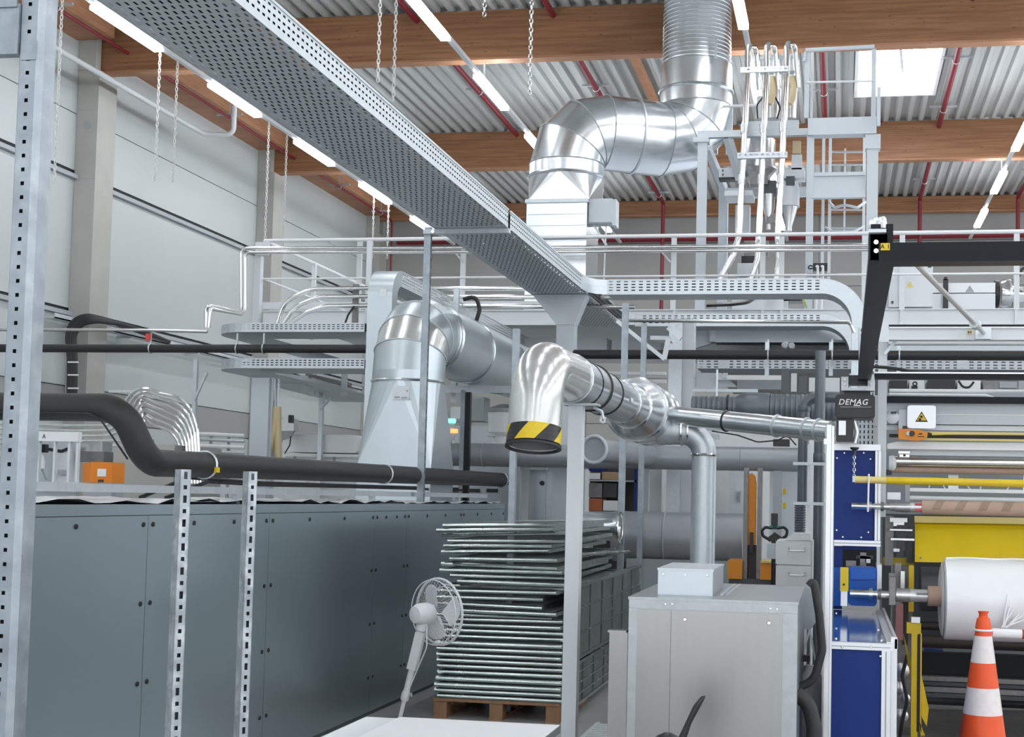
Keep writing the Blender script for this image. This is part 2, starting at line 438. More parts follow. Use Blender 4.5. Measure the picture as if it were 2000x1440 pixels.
light_line(3.11, LZ, -8, 4, 'LED light line at the right edge under the roof light')
light_line(7.6, LZ, -8, 4, 'LED light line beyond the right edge of the picture')
light_line(12.0, LZ, -8, 4, 'LED light line far beyond the right edge of the picture')
# red sprinkler pipes
def sprinkler(X, y0, y1, label, drop=None, r=.05, z=9.25):
    t = thing('sprinkler_pipe', label, 'pipe', (X, y0, z-.1), 'red sprinkler pipes')
    pts = [(X,y0,z), (X,y1,z)]
    if drop: pts.append((X,y1,drop))
    part('pipe', MB().tube(pts, r, 10, .12), 'red_pipe', t)
    y = y0+1.2
    while y < y1:
        if min(abs(y-b) for b in (20.28,27.17)) > .4: part('clamp', MB().box(X-.26, y, z+.04, X+.26, y+.04, z+.08).box(X-.01, y+.01, z+.08, X+.01, y+.03, DECKZ-.003).torus((X,y+.02,z), (0,1,0), r+.012, .008, 12, 4), 'galv', t)
        y += 2.9
sprinkler(-6.79, 14, 26.9, 'dark red sprinkler pipe beside the second light line')
sprinkler(-4.55, 14, 33.5, 'dark red sprinkler pipe over the bent duct, dropping down the end wall', 6.2)
sprinkler(-.38, 20.5, 26.7, 'dark red sprinkler pipe behind the looped pipes')
sprinkler(1.88, 16, 33.5, 'dark red sprinkler pipe right of the roof light, dropping at the end wall', 6.2)
sprinkler(4.23, 24, 33.5, 'dark red sprinkler pipe at the right edge of the roof', 6.2)
sprinkler(-11.8, 14, 33.5, 'thin red sprinkler pipe under the eaves of the cladding wall', 6.2, .03, 8.9)
zmn = W(1250, 466, 33.9).z
solo('sprinkler_main', MB().tube([(-11.8,33.95,zmn),(14,33.95,zmn)], .085, 10), 'red_pipe', 'long red sprinkler main along the end wall', 'pipe')
solo('sprinkler_crosspipe', MB().tube([(-.3,26.72,9.25),(.75,26.72,9.25)], .05, 10), 'red_pipe', 'short red sprinkler pipe across, left of the roof light', 'pipe')
# white conduit hung below the eaves
c1 = WX(398, 262, -11.9)
solo('white_conduit', MB().tube([(-11.9, 12, c1.z), (-11.9, c1.y, c1.z), (-11.35, c1.y+.1, c1.z), (-11.35, c1.y+.1, c1.z+.55)], .045, 10, .14), 'white_paint', 'white conduit under the eaves that turns up beside a lamp', 'pipe')
# hanging chains
def chain_mesh(n, L, w, r):
    mb = MB()
    for i in range(n):
        z = -i*L*.78 - L/2; pts = []
        for k in range(8):
            a = 2*math.pi*k/8; c, s = math.cos(a)*w/2, math.sin(a)*L/2
            pts.append((c, 0, z+s) if i % 2 else (0, c, z+s))
        mb.ring_sweep(pts, r, 4, False, True, True)
    return mb
def chain(px, py1, X, ztop, label, L, w, r, m='rope', group='hanging lamp chains', py_top=None):
    """chain under the line at X, seen at column px, ending at row py1"""
    b = WX(px, py1, X); top = V((X, b.y, ztop)); h = ztop-b.z
    o = solo('hanging_chain', chain_mesh(int(h/(L*.78))+1, L, w, r), m, label, 'chain', group); o.location = top
for (px, y1, X, lab) in ((106,352,-10.14,'pale chain hanging nearest the rack upright'), (303,345,-10.14,'pale chain at the end of the leftmost lamp'),
        (338,350,-10.14,'pale chain just right of the leftmost lamp'), (517,480,-10.14,'pale chain before the second concrete column, left of a pair'),
        (553,480,-10.14,'pale chain before the second concrete column, right of a pair'), (727,500,-10.14,'pale chain above the platform rail near the corner, left one'),
        (756,500,-10.14,'pale chain above the platform rail near the corner, right one'), (738,155,-5.68,'thin pale chain beside the second light line, left one'),
        (768,195,-5.68,'thin pale chain beside the second light line, right one')):
    chain(px, y1, X, LZ-.002, lab, .075, .036, .0075)
for (px, y1, lab) in ((1034,182,'long steel link chain hanging in front of the timber beam'), (946,26,'short steel link chain end at the top edge')):
    q = W(px, y1, 13.1); chain(px, y1, q.x, BEAMZ-.002, lab, .06, .034, .0065, 'steel', 'steel chains before the beam')
# ================================================================== trays, posts, ducts and the steel housing on the left
# ---- galvanised rack upright close to the camera
t = thing('rack_upright', 'galvanised rack upright with a row of square holes at the left edge', 'rack', (W(30,700,4.26).x, 4.26, 0))
XR = W(57,400,4.26).x; XL = XR-.062; Y = 4.26
part('front_face', MB().perf((XL,Y,0), (.062,0,0), (0,0,4.2), 1, 84, .22, .28).box(XL-.001,Y+.0005,0,XL,Y+.002,4.2), 'galv_rack', t)
part('inner_web', MB().box(XL, Y+.03, 0, XR, Y+.032, 4.2), 'grey_dark', t)
part('side_flange', MB().prism([(XR,Y,0),(XR+.012,Y+.03,0),(XR+.012,Y+.1,0),(XR+.01,Y+.1,0),(XR+.01,Y+.03,0),(XR-.002,Y+.002,0)], (0,0,4.2)), 'galv_rack', t)
part('side_flange', MB().prism([(XL,Y,0),(XL-.03,Y+.04,0),(XL-.03,Y+.1,0),(XL-.028,Y+.1,0),(XL-.028,Y+.04,0),(XL+.002,Y+.002,0)], (0,0,4.2)), 'galv_rack', t)
z1 = W(40,88,Y).z; z0 = W(40,118,Y).z
part('splice_plate', MB().box(XL+.004, Y-.004, z0, XR+.006, Y-.0005, z1+.012), 'galv_rack', t)
part('cross_arm', MB().box(XL-.4, Y-.012, W(5,108,Y).z, XL-.004, Y+.03, W(5,10,Y).z).box(XL-.4, Y-.02, W(5,18,Y).z, XL-.01, Y-.0121, W(5,-4,Y).z), 'galv_rack', t)
# ---- two slotted struts standing free
def strut(px, pytop, pyref, Y, w, d, label):
    p = W(px, pyref, Y); top = W(px, pytop, Y).z
    t = thing('slotted_strut', label, 'post', (p.x, Y, 0), 'slotted steel struts before the housing')
    R = Matrix.Rotation(math.radians(-40), 3, 'Z')
    def P(x, y, z): v = R @ V((x, y, 0)); return (p.x+v.x, Y+v.y, z)
    n = int(top/.0315); mb = MB()
    a = V(P(w/2, -d/2, 0)); b = V(P(w/2, d/2, 0))
    for i in range(n):                                   # long and short slots take turns
        mb.perf(a+V((0,0,i*top/n)), b-a, (0,0,top/n), 1, 1, .32, .62 if i % 2 else .34)
    part('slotted_face', mb, 'galv_old', t)
    mb = MB().prism([P(-w/2,-d/2,0), P(w/2,-d/2,0), P(w/2,-d/2+.002,0), P(-w/2+.002,-d/2+.002,0), P(-w/2+.002,d/2-.002,0), P(w/2,d/2-.002,0), P(w/2,d/2,0), P(-w/2,d/2,0)], (0,0,top))
    part('channel', mb, 'galv_old', t)
    part('foot_plate', MB().box(p.x-.06, Y-.06, 0, p.x+.06, Y+.06, .006), 'galv_old', t)
strut(347, 917, 1200, 3.3, .036, .030, 'slotted steel strut nearer the camera before the steel housing')
strut(479, 921, 1200, 3.8, .036, .030, 'second slotted steel strut before the steel housing, right of the first')
# ---- long steel housing (ventilation unit) along the left
HX = -3.43; HT = 1.570
t = thing('steel_housing', 'long blue-grey steel housing with bolted panels along the left', 'machine', (-4.3, 9, 0))
seams = [4.3, 6.233, 7.682, 9.556, 10.30, 11.9, 13.45]
part('core', MB().box(-5.2, 4.3, 0, HX-.012, 13.45, HT-.03), 'grey_dark', t)
part('top_frame', MB().box(-5.2, 4.28, HT-.03, HX+.004, 13.47, HT).box(HX-.03, 4.28, HT-.052, HX+.002, 13.47, HT-.03), 'zinc_panel', t)
bolt_me = MB().lathe((0,0,0), (1,0,0), [(0,.013),(.006,.012),(.007,.006)], 10).mesh('bolt'); bolt_me.materials.append(M['black_plastic'])
for i in range(len(seams)-1):
    y0, y1 = seams[i]+.002, seams[i+1]-.002
    p = part('panel', MB().box(HX-.012, y0, .03, HX, y1, HT-.056), 'zinc_panel', t)
    yy = [y0+.045, y1-.045]
    sites = [(y, z) for y in yy for z in (1.47, 1.075, .68, .285)] + [((y0*2+y1)/3, 1.47), ((y0+2*y1)/3, 1.47)]
    for (y, z) in sites:
        o = bpy.data.objects.new('bolt', bolt_me); link(o); o.parent = p; o.location = (HX, y, z)
# plastic sheeting and bits lying on the housing
def sheet(name, x0, x1, y0, y1, z, amp, m, label, cat, seed, nx=6, ny=40):
    rnd = random.Random(seed); mb = MB()
    g = [[V((x0+(x1-x0)*i/nx+rnd.uniform(-.02,.02), y0+(y1-y0)*j/ny, z+rnd.uniform(0,amp))) for j in range(ny+1)] for i in range(nx+1)]
    for i in range(nx):
        for j in range(ny): mb.quad(g[i][j], g[i+1][j], g[i+1][j+1], g[i][j+1], True)
    return solo(name, mb, m, label, cat)
sheet('plastic_sheeting', -4.25, HX-.05, 4.8, 10.6, HT+.001, .032, 'film', 'crumpled white plastic sheeting lying on the steel housing', 'sheeting', 3)
sheet('plastic_sheeting', -4.3, HX-.05, 10.8, 13.5, HT+.001, .026, 'film', 'white plastic scraps at the far end of the steel housing top', 'sheeting', 5, 5, 20)
t = thing('strut_rail', 'grey strut rail lying above the steel housing top', 'rail', (-3.62, 9, 1.6))
part('rail', MB().box(-3.66, 4.7, 1.628, -3.60, 13.4, 1.668), 'galv', t)
for y in (5.2, 7.6, 10, 12.4): part('foot', MB().box(-3.65, y, HT, -3.61, y+.05, 1.628), 'galv', t)
solo('flexible_cables', MB().tube([(-3.75,7.0,1.60),(-3.8,7.6,1.70),(-3.78,8.3,1.69),(-3.75,9.6,1.695),(-3.75,13.0,1.70)], .012, 6, .1).tube([(-3.85,6.9,1.60),(-3.83,7.4,1.72),(-3.81,8.4,1.705),(-3.80,13.0,1.715)], .012, 6, .1), 'black_rubber', 'black cables lying along the steel housing top behind the rail', 'cable', None, 'stuff')
# ---- thick black insulated pipe
t = thing('insulated_pipe', 'thick black foam insulated pipe with an S-bend above the steel housing', 'pipe', (-3.6, 7, 1.6))
pts = [(-7.2,6.62,2.055), (-3.66,6.62,2.055), (-3.60,6.72,1.78), (-3.60,14.2,1.80)]
part('pipe', MB().tube([(-7.2,6.32,2.065), (-3.66,6.34,2.065), (-3.57,6.45,1.785), (-3.60,7.05,1.792), (-3.60,14.05,1.825)], .073, 20, .16, 9), 'black_foam', t)
part('seam', MB().tube([(-7.2,6.255,2.03), (-3.76,6.27,2.03), (-3.645,6.39,1.80)], .005, 5, .10, 6), 'black_plastic', t)
for y in (7.15, 10.2, 13.95):
    part('clamp', MB().torus((-3.60,y,1.792+(y-7.05)*.0047), (0,1,.0), .076, .009, 20, 5), 'galv', t)
part('yellow_tag', MB().box(-3.53,7.13,1.75,-3.515,7.17,1.78), 'yellow', t)
# ---- long black pipe runs on the left and right at platform height
def long_pipe(pxa, pxb, py, Y, r, label, clamps):
    a = W(pxa, py, Y); b = W(pxb, py, Y); z = W((pxa+pxb)/2, py, Y).z
    t = thing('black_pipe', label, 'pipe', ((a.x+b.x)/2, Y, z-r))
    part('pipe', MB().tube([(a.x,Y,z),(b.x,Y,z)], r, 14), 'black_foam', t)
    for c in clamps:
        x = W(c, py, Y).x; part('clamp', MB().torus((x,Y,z), (1,0,0), r+.006, .008, 14, 4).box(x-.008,Y-.006,z+r,x+.008,Y+.006,z+r+.12), 'galv', t)
    return t
long_pipe(-60, 716, 681, 13.25, .045, 'black pipe run across the left below the galvanised trays', (294, 463, 515))
solo('thin_pipe', MB().tube([W(-30,644,13.1), W(290,645,13.1), W(405,648,13.1)], .017, 8), 'steel', 'thin reddish metal pipe run above the black pipe on the left', 'pipe')
solo('valve_tag', MB().pbox(284,652,293,665,13.05,.02), 'red_tip', 'small red tag hanging under the thin pipe', 'tag')
# ---- main perforated tray overhead
TL = W(1040,576,14.65); TR = W(1150,576,14.65)
TX0, TX1, TZ = TL.x, TR.x, (TL.z+TR.z)/2
def tray_y(t, x0, x1, z, h, y0, y1, pitch=.068, cross=15, rows=3, flange='both', name='section'):
    ny = max(1, int((y1-y0)/pitch))
    o = part(name, MB().perf((x0,y0,z), (x1-x0,0,0), (0,y1-y0,0), cross, ny, .30, .58, .20), 'galv_tray', t)
    nf = max(1, int((y1-y0)/.06))
    for x in ([x0, x1] if flange == 'both' else [x1]):
        part('flange', MB().perf((x,y0,z+.03), (0,0,h-.045), (0,y1-y0,0), rows, nf, .34, .5, .0).box(x-.001,y0,z,x+.001,y1,z+.03).box(x-.006,y0,z+h-.015,x+.006,y1,z+h), 'galv_tray', o)
    return o
t = thing('cable_tray', 'wide perforated galvanised cable tray running overhead from the top left', 'cable tray', (TX0, 10, TZ))
tray_y(t, TX0, TX1, TZ, .16, 3.0, 10.93); tray_y(t, TX0, TX1, TZ, .16, 11.0, 14.6); tray_y(t, TX0+.02, TX1-.02, TZ, .16, 14.75, 17.6)
part('joint_plate', MB().box(TX0, 10.85, TZ-.004, TX1, 11.05, TZ-.0005), 'galv_tray', t)
part('joint_plate', MB().box(TX0, 14.5, TZ-.004, TX1, 14.85, TZ-.0005), 'galv_tray', t)
part('joint_bolt', MB().lathe((TX0+.25, 11.6, TZ-.012), (0,0,1), [(0,.012),(.012,.014)], 8), 'galv', t)
part('dark_slot_layer', MB().tube([(TX1-.035,3.0,TZ+.075),(TX1-.035,17.4,TZ+.075)], .03, 6).tube([(TX1-.03,3.0,TZ+.125),(TX1-.03,17.4,TZ+.125)], .026, 6).tube([(TX1-.03,3.0,TZ+.03),(TX1-.03,17.4,TZ+.03)], .024, 6), 'black_rubber', t, kind='stuff')  # extra black runs added so the flange slots read dark
for i in range(8):  # black cables added so the tray's bottom slots read dark
    x = TX0+.06+i*.062
    solo('dark_slot_cable', MB().tube([(x,2.9,TZ+.035),(x+.02*math.sin(i),9,TZ+.035),(x,17.5,TZ+.035)], .028, 6), 'black_rubber', 'black cable added inside the overhead tray to darken its slots, %s from the left' % ('first','second','third','fourth','fifth','sixth','seventh','eighth','ninth')[i], 'cable', 'cables added to darken the overhead tray slots')
# post under the tray near the big duct
p = W(832, 560, 10.96)
t = thing('tray_post', 'tall slotted steel post carrying the overhead tray beside the big duct', 'post', (p.x, 10.96, 0))
part('post', MB().box(p.x-.03, 10.96, 0, p.x+.03, 10.999, TZ+.02), 'galv_rack', t)
mb = MB(); n = 60; mb.perf((p.x+.0305,10.962,0), (0,.036,0), (0,0,TZ), 1, n, .3, .55); part('slotted_side', mb, 'grey_dark', t)
part('arm', MB().box(p.x-.03, 10.93, TZ-.045, TX1+.01, 10.99, TZ-.006), 'galv_tray', t)
part('bolt', MB().lathe((p.x+.06, 10.925, TZ-.03), (0,1,0), [(-.012,.014),(0,.018)], 10), 'chrome', t)
# column with flared head at the end of the tray
cx = W(1107, 640, 14.65).x
t = thing('tray_column', 'light grey column with a flared head under the tray end', 'column', (cx, 14.6, 0))
zt = TZ-.01; z1 = W(1107,640,14.65).z
part('shaft', MB().box(cx-.10, 14.56, 0, cx+.10, 14.76, z1+.06), 'grey_paint', t)
part('flared_head', MB().prism([(TX0+.02,14.55,zt),(TX1-.01,14.55,zt),(cx+.10,14.55,z1+.02),(cx-.10,14.55,z1+.02)][::-1], (0,.22,0)), 'grey_paint', t)
# ---- branch trays to the right, ending in a drop bend
def branch(px0, px1, py0, py1, Y, rout, px_drop, label, dep=.42):
    a = W(px0, (py0+py1)/2, Y); b = W(px1, (py0+py1)/2, Y); zt = W(px1-150, py0, Y).z; zb = W(px1-150, py1, Y).z
    h = zt-zb; t = thing('branch_tray', label, 'cable tray', (a.x, Y, zb), 'branch cable trays')
    n = int((b.x-a.x)/.082)
    part('flange', MB().perf((a.x,Y,zb+.03), (b.x-a.x,0,0), (0,0,h-.035), n, 4, .52, .4).box(a.x,Y-.001,zb,b.x,Y+.001,zb+.03).box(a.x,Y-.005,zt-.006,b.x,Y+.006,zt+.004), 'galv', t)
    part('base', MB().box(a.x, Y, zb-.002, b.x, Y+dep, zb), 'galv_tray', t)
    part('flange', MB().box(a.x, Y+dep-.002, zb, b.x, Y+dep, zt), 'galv_tray', t)
    c = V((b.x, Y, zt-rout)); mb = MB(); mi = MB(); N = 14
    for k in range(N):
        a0, a1 = math.pi/2*k/N, math.pi/2*(k+1)/N
        P = lambda r, a, y: (c.x+math.sin(a)*r, y, c.z+math.cos(a)*r)
        mb.quad(P(rout-h,a0,Y), P(rout,a0,Y), P(rout,a1,Y), P(rout-h,a1,Y))
        mi.quad(P(rout-h,a0,Y), P(rout-h,a1,Y), P(rout-h,a1,Y+dep), P(rout-h,a0,Y+dep))
        mi.quad(P(rout,a0,Y-.003), P(rout,a1,Y-.003), P(rout,a1,Y+.008), P(rout,a0,Y+.008))
    part('bend_side', mb, 'galv', t); part('bend_base', mi, 'galv_tray', t)
    part('cables', MB().tube([(a.x+.1,Y+.05,zb+.05),(b.x,Y+.05,zb+.05)], .045, 8).tube([(a.x+.1,Y+.06,zb+.12),(b.x,Y+.06,zb+.12)], .035, 8).box(a.x+.1,Y+.09,zb,b.x,Y+.1,zt-.02), 'black_rubber', t, kind='stuff')  # flat black strip added behind the cables so the slots read dark
    zl = W(px_drop, 760, Y).z
    part('drop', MB().box(b.x+rout-h, Y-.001, zl, b.x+rout, Y+.001, zt-rout).box(b.x+rout-h-.002, Y, zl, b.x+rout-h, Y+dep, zt-rout), 'galv', t)
    return a, zt, zb
a, zt, zb = branch(1186, 1604, 545, 574, 14.62, .50, 1675, 'upper branch cable tray with slotted side and drop bend, right of the overhead tray')
solo('tray_corner', MB().ring_sweep([(TX1,14.25,(zt+zb)/2),(TX1+.03,14.45,(zt+zb)/2),(TX1+.1,14.57,(zt+zb)/2),(a.x,14.62,(zt+zb)/2)], .001, 3).prism([(TX1,14.2,zb),(TX1+.03,14.45,zb),(TX1+.1,14.57,zb),(a.x,14.62,zb),(a.x,14.624,zb),(TX1+.098,14.574,zb),(TX1+.026,14.452,zb),(TX1-.004,14.2,zb)], (0,0,zt-zb)), 'galv', 'smooth corner piece joining the overhead tray and upper branch tray', 'cable tray')
branch(1240, 1604, 614, 637, 17.2, .52, 1660, 'lower branch cable tray with slotted side and drop bend behind the upper one')
# ---- cable riser with arched top, running on as a tray behind the big duct
X0 = W(716,640,12.85).x; X1 = W(764,640,12.85).x; Y0 = 12.85
t = thing('cable_riser', 'upright grey cable duct with an arched top behind the big round duct', 'cable tray', (X0, Y0, HT))
za = W(740,578,Y0).z; R = .30
part('upright', MB().box(X0, Y0, HT-.2, X1, Y0+.16, za), 'duct_grey', t)
mb = MB(); N = 12; ri = R-.16
ps = []
for k in range(N+1):
    a0 = math.pi/2*k/N; ps.append((Y0+R-math.cos(a0)*R, za+math.sin(a0)*R, Y0+R-math.cos(a0)*ri, za+math.sin(a0)*ri))
for k in range(N):
    p, q = ps[k], ps[k+1]
    mb.quad((X0,p[0],p[1]),(X1,p[0],p[1]),(X1,q[0],q[1]),(X0,q[0],q[1]), True)
    for x in (X0, X1): mb.quad((x,p[0],p[1]),(x,q[0],q[1]),(x,q[2],q[3]),(x,p[2],p[3]))
    mb.quad((X0,p[2],p[3]),(X1,p[2],p[3]),(X1,q[2],q[3]),(X0,q[2],q[3]), True)
part('arch', mb, 'duct_grey', t, 'pale arched hood')
part('sticker', MB().box(X0+.13, Y0-.003, za-.01, X0+.2, Y0-.001, za+.07), 'label_paper', t)
ze = za+R
part('run_side', MB().perf((X1,Y0+R,ze-.14), (0,0,.13), (0,5.5,0), 4, 90, .4, .6).box(X1-.002,Y0+R,ze-.16,X1,Y0+R+5.5,ze-.14).box(X1-.004,Y0+R,ze-.008,X1+.006,Y0+R+5.5,ze), 'galv_tray', t)
part('run_base', MB().box(X0, Y0+R, ze-.163, X1, Y0+R+5.5, ze-.16).box(X0,Y0+R,ze-.16,X0+.002,Y0+R+5.5,ze), 'galv_tray', t)
part('foot', MB().box(X0+.02, Y0-.02, W(720,905,Y0).z, X1-.02, Y0-.001, W(720,893,Y0).z), 'galv', t)
yb = Y0+R+5.5
part('corner', MB().prism([(X1,yb,ze-.16),(X1+.06,yb+.18,ze-.16),(X1+.25,yb+.26,ze-.16),(X1+.25,yb+.263,ze-.16),(X1+.057,yb+.183,ze-.16),(X1-.003,yb,ze-.16)], (0,0,.16)), 'galv', t)
part('cross_run', MB().perf((X1+.25,yb+.26,ze-.14), (2.2,0,0), (0,0,.13), 30, 4, .52, .4).box(X1+.25,yb+.259,ze-.16,X1+2.45,yb+.262,ze-.14).box(X1-.3,yb+.27,ze-.162,X1+2.45,yb+.65,ze-.16), 'galv', t)
part('hoop', MB().tube([W(905,585,14.9), W(930,578,14.9), W(937,605,14.9), W(928,635,14.9)], .025, 8, .1), 'black_rubber', t, 'black cable loop')
px = W(890, 600, 14.6)
part('stanchion', MB().box(px.x-.03, 14.6, 2.7, px.x+.03, 14.66, W(890,562,14.6).z), 'galv', t)
# ---- trays left of the riser, round ended, one above the other
def left_tray(py0, py1, Y, dep, label, pxl=402, pxr=712):
    a = W(pxl+70, (py0+py1)/2, Y); b = W(pxr, (py0+py1)/2, Y); zt = W(560, py0, Y).z; zb = W(560, py1, Y).z
    t = thing('galvanised_tray', label, 'cable tray', ((a.x+b.x)/2, Y, zb), 'round ended trays at the left')
    n = 26
    part('side', MB().perf((a.x,Y,zb+.02), (b.x-a.x,0,0), (0,0,zt-zb-.03), n, 3, .6, .38).box(a.x,Y-.001,zb,b.x,Y+.001,zb+.02).box(a.x,Y-.004,zt-.012,b.x,Y+.006,zt), 'galv', t)
    part('cables', MB().tube([(a.x+.1,Y+.06,zb+.05),(b.x,Y+.06,zb+.05)], .045, 8), 'black_rubber', t)
    xl = W(pxl, (py0+py1)/2, Y).x; pts = []; N = 8
    for k in range(N+1):
        an = math.pi/2*k/N; pts.append(V((a.x-math.sin(an)*(a.x-xl), Y+(1-math.cos(an))*.5, zb)))
    mb = MB()
    for k in range(N): mb.quad(pts[k], pts[k+1], pts[k+1]+V((0,0,zt-zb)), pts[k]+V((0,0,zt-zb)), True)
    part('round_end', mb, 'galv', t)
    base = [(b.x,Y,zb)] + [tuple(p) for p in pts] + [(xl,Y+dep,zb),(a.x,Y+dep,zb),(b.x,Y+dep,zb)]
    part('base', MB().prism(base, (0,0,-.003)), 'galv_tray', t)
    part('back_run', MB().box(xl, Y+.5, zb-.002, xl+.5, Y+7.5, zb).box(xl,Y+.5,zb,xl+.002,Y+7.5,zt), 'galv_tray', t)
    return zb
left_tray(631, 648, 13.3, .62, 'upper round ended galvanised tray left of the cable riser')
left_tray(700, 719, 13.3, .62, 'lower round ended galvanised tray below the black pipe')
t = thing('tray_bracket', 'light grey column with hoses under the lower galvanised tray', 'column', (W(497,800,13.5).x, 13.5, 0))
part('shaft', MB().pbox(478, 738, 513, 1500, 13.5, .2), 'grey_paint', t)
part('side_rail', MB().pbox(516, 738, 524, 1300, 13.55, .1), 'galv', t)
hp = lambda x, y: W(x, y, 13.6)
for i, (x, m) in enumerate(((531,'steel'),(538,'steel'),(545,'galv'))):
    part('conduit', MB().tube([hp(x,740), hp(x,800+i*6)], .014, 6), m, t)
part('tan_hose', MB().tube([hp(540,795), hp(537,830), hp(522,900), hp(512,930)], .05, 8, .2), 'tan_hose', t)
part('tan_hose', MB().tube([hp(543,795), hp(543,850), hp(545,930)], .04, 8, .2), 'tan_hose', t)
# ---- big round duct with its rectangular foot
DX = W(798,745,12.2).x; DR = .345; DY = 12.2
t = thing('big_round_duct', 'big grey round duct with a segmented elbow rising from the steel housing', 'duct', (DX, DY, HT))
zc = W(798,748,DY).z
def square_round(mb, cx, cy, z0, z1, hx, hy, r, n=32):
    corners = [(cx-hx,cy-hy,z0),(cx+hx,cy-hy,z0),(cx+hx,cy+hy,z0),(cx-hx,cy+hy,z0)]
    ring = [(cx+math.cos(2*math.pi*i/n)*r, cy+math.sin(2*math.pi*i/n)*r, z1) for i in range(n)]
    q = n//4
    mids = [5*n//8, 7*n//8, n//8, 3*n//8]
    for k in range(4):
        c = corners[k]; m0 = mids[k]
        for j in range(-q//2, q//2):
            mb.poly([c, ring[(m0+j+1)%n], ring[(m0+j)%n]][::-1], True)
        mb.poly([c, corners[(k+1)%4], ring[(m0+q//2)%n]])
    return mb
part('foot', square_round(MB(), DX, DY, HT+.33, zc, .36, .36, DR).box(DX-.36, DY-.36, HT, DX+.36, DY+.36, HT+.33), 'duct_grey', t)
def elbow(p0, d0, d1, r_bend, r, nseg, n=28):
    """mitred elbow from p0 (direction d0) turning to d1; returns list of (mesh, joint centre, joint axis) and the end point"""
    d0 = V(d0).normalized(); d1 = V(d1).normalized(); ang = d0.angle(d1); ax = d0.cross(d1).normalized()
    c = V(p0) + (d1 - d0*d0.dot(d1)).normalized()*r_bend
    out = []; k0 = None
    def frame(a):   # section at angle a
        q = Matrix.Rotation(a, 3, ax); return c + q @ (V(p0)-c), q @ d0
    rings = []
    for i in range(nseg+1):
        a = ang*i/nseg; p, d = frame(a); rings.append((p, d))
    segs = []
    def ring_pts(p, d):
        s = ax; u = d.cross(s).normalized()
        return [p + (s*math.cos(2*math.pi*j/n) + u*math.sin(2*math.pi*j/n))*r for j in range(n)]
    for i in range(nseg):
        mb = MB(); A = ring_pts(*rings[i]); B = ring_pts(*rings[i+1]); base = len(mb.v)
        mb.v += [tuple(x) for x in A+B]
        for j in range(n):
            j2 = (j+1)%n; mb.f.append((base+j, base+j2, base+n+j2, base+n+j)); mb.sm.append(True)
        segs.append(mb)
    return segs, rings
part('lower_ring', MB().cyl((DX,DY,zc), (DX,DY,zc+.10), DR, 32, cap=False), 'duct_grey', t)
part('bead', MB().torus((DX,DY,zc+.005), (0,0,1), DR+.004, .013, 36, 6), 'duct', t)
segs, rings = elbow((DX,DY,zc+.10), (0,0,1), (0,1,0), .42, DR, 4)
for k, s in enumerate(segs): part('elbow_segment', s, 'duct_grey' if k in (0,) else 'duct_film' if k == 1 else 'duct_grey', t)
for (p, d) in rings[1:-1]: part('bead', MB().torus(p, d, DR+.002, .008, 36, 5), 'grey_paint', t)
pe, de = rings[-1]
part('pipe_run', MB().cyl(pe, pe+V((0,5.2,0)), DR, 32, cap=False), 'duct_grey', t)
for dy in (.12, .22, 1.45, 2.9): part('bead', MB().torus(pe+V((0,dy,0)), (0,1,0), DR+.004, .012 if dy != .22 else .02, 36, 6), 'duct', t)
part('rating_label', MB().box(DX-.03, DY-.362, zc-.19, DX+.13, DY-.36, zc-.06), 'label_paper', t)
part('label_print', MB().box(DX-.01,DY-.364,zc-.175,DX+.04,DY-.362,zc-.158), 'grey_mid', t); part('label_print', MB().box(DX+.055,DY-.364,zc-.178,DX+.115,DY-.362,zc-.164), 'grey_mid', t); part('label_print', MB().box(DX+.10,DY-.364,zc-.115,DX+.118,DY-.362,zc-.10), 'grey_mid', t)
solo('duct_cradle', MB().box(DX-.5, 14.4, pe.z-DR-.06, DX+.55, 14.46, pe.z-DR-.01).box(DX-.5, 14.4, pe.z-DR-.09, DX+.55, 14.402, pe.z-DR-.06), 'galv', 'slotted rail carrying the big round duct', 'rail')
# ---- shiny suction duct with an open bent mouth
SX, SZ, SR = -1.52, 2.325, .136
t = thing('suction_duct', 'shiny suction duct with a downward open mouth banded in yellow and black', 'duct', (SX, 7.4, 1.9))
zm = W(1035,868,6.52).z
path = rounded([(SX,6.52,zm), (SX,6.60,SZ), (SX,7.35,SZ)], .40, 14)
part('mouth_bend', MB().ring_sweep(path, SR, 28, False), 'duct_film', t)
d = (V(path[1])-V(path[0])).normalized()
part('rim', MB().lathe(V(path[0])-d*.02, d, [(0,SR+.007),(0,SR-.008),(.012,SR-.01),(.012,SR+.007),(.0,SR+.007)], 28, False), 'black_rubber', t)
part('inside', MB().lathe(V(path[0])+d*.04, d, [(0,SR-.003),(.001,.001)], 24, False), 'dark_void', t)
# hazard tape: slanted yellow and black fields around the mouth
u = V((1,0,0)); w = d.cross(u)
Z0, Z1 = .0, .085; K = 8
for k in range(K):
    mb = MB(); st = 5
    for j in range(st):
        def P(f, g):
            a = 2*math.pi*((k+f)/K) + g*.55 + .25; c = V(path[0]) + d*(Z0+(Z1-Z0)*g)
            return c + (u*math.cos(a)+w*math.sin(a))*(SR+.003)
        for g in range(3): mb.quad(P(j/st,g/3), P((j+1)/st,g/3), P((j+1)/st,(g+1)/3), P(j/st,(g+1)/3), True)
    part('tape_stripe', mb, 'yellow' if k % 2 else 'black_plastic', t)
Ye = 9.35
part('straight', MB().cyl((SX,7.35,SZ), (SX,Ye,SZ), SR, 28, cap=False), 'duct', t)
for (y, m, rr, wd) in ((7.37,'duct',.006,1), (8.0,'black_rubber',.012,1), (8.45,'black_plastic',.004,1), (9.2,'duct',.006,1)):
    part('band', MB().torus((SX,y,SZ), (0,1,0), SR+.003, rr, 30, 6), m, t)
part('rubber_sleeve', MB().lathe((SX,7.72,SZ), (0,1,0), [(0,SR+.004),(.29,SR+.004)], 28, False), 'duct', t)
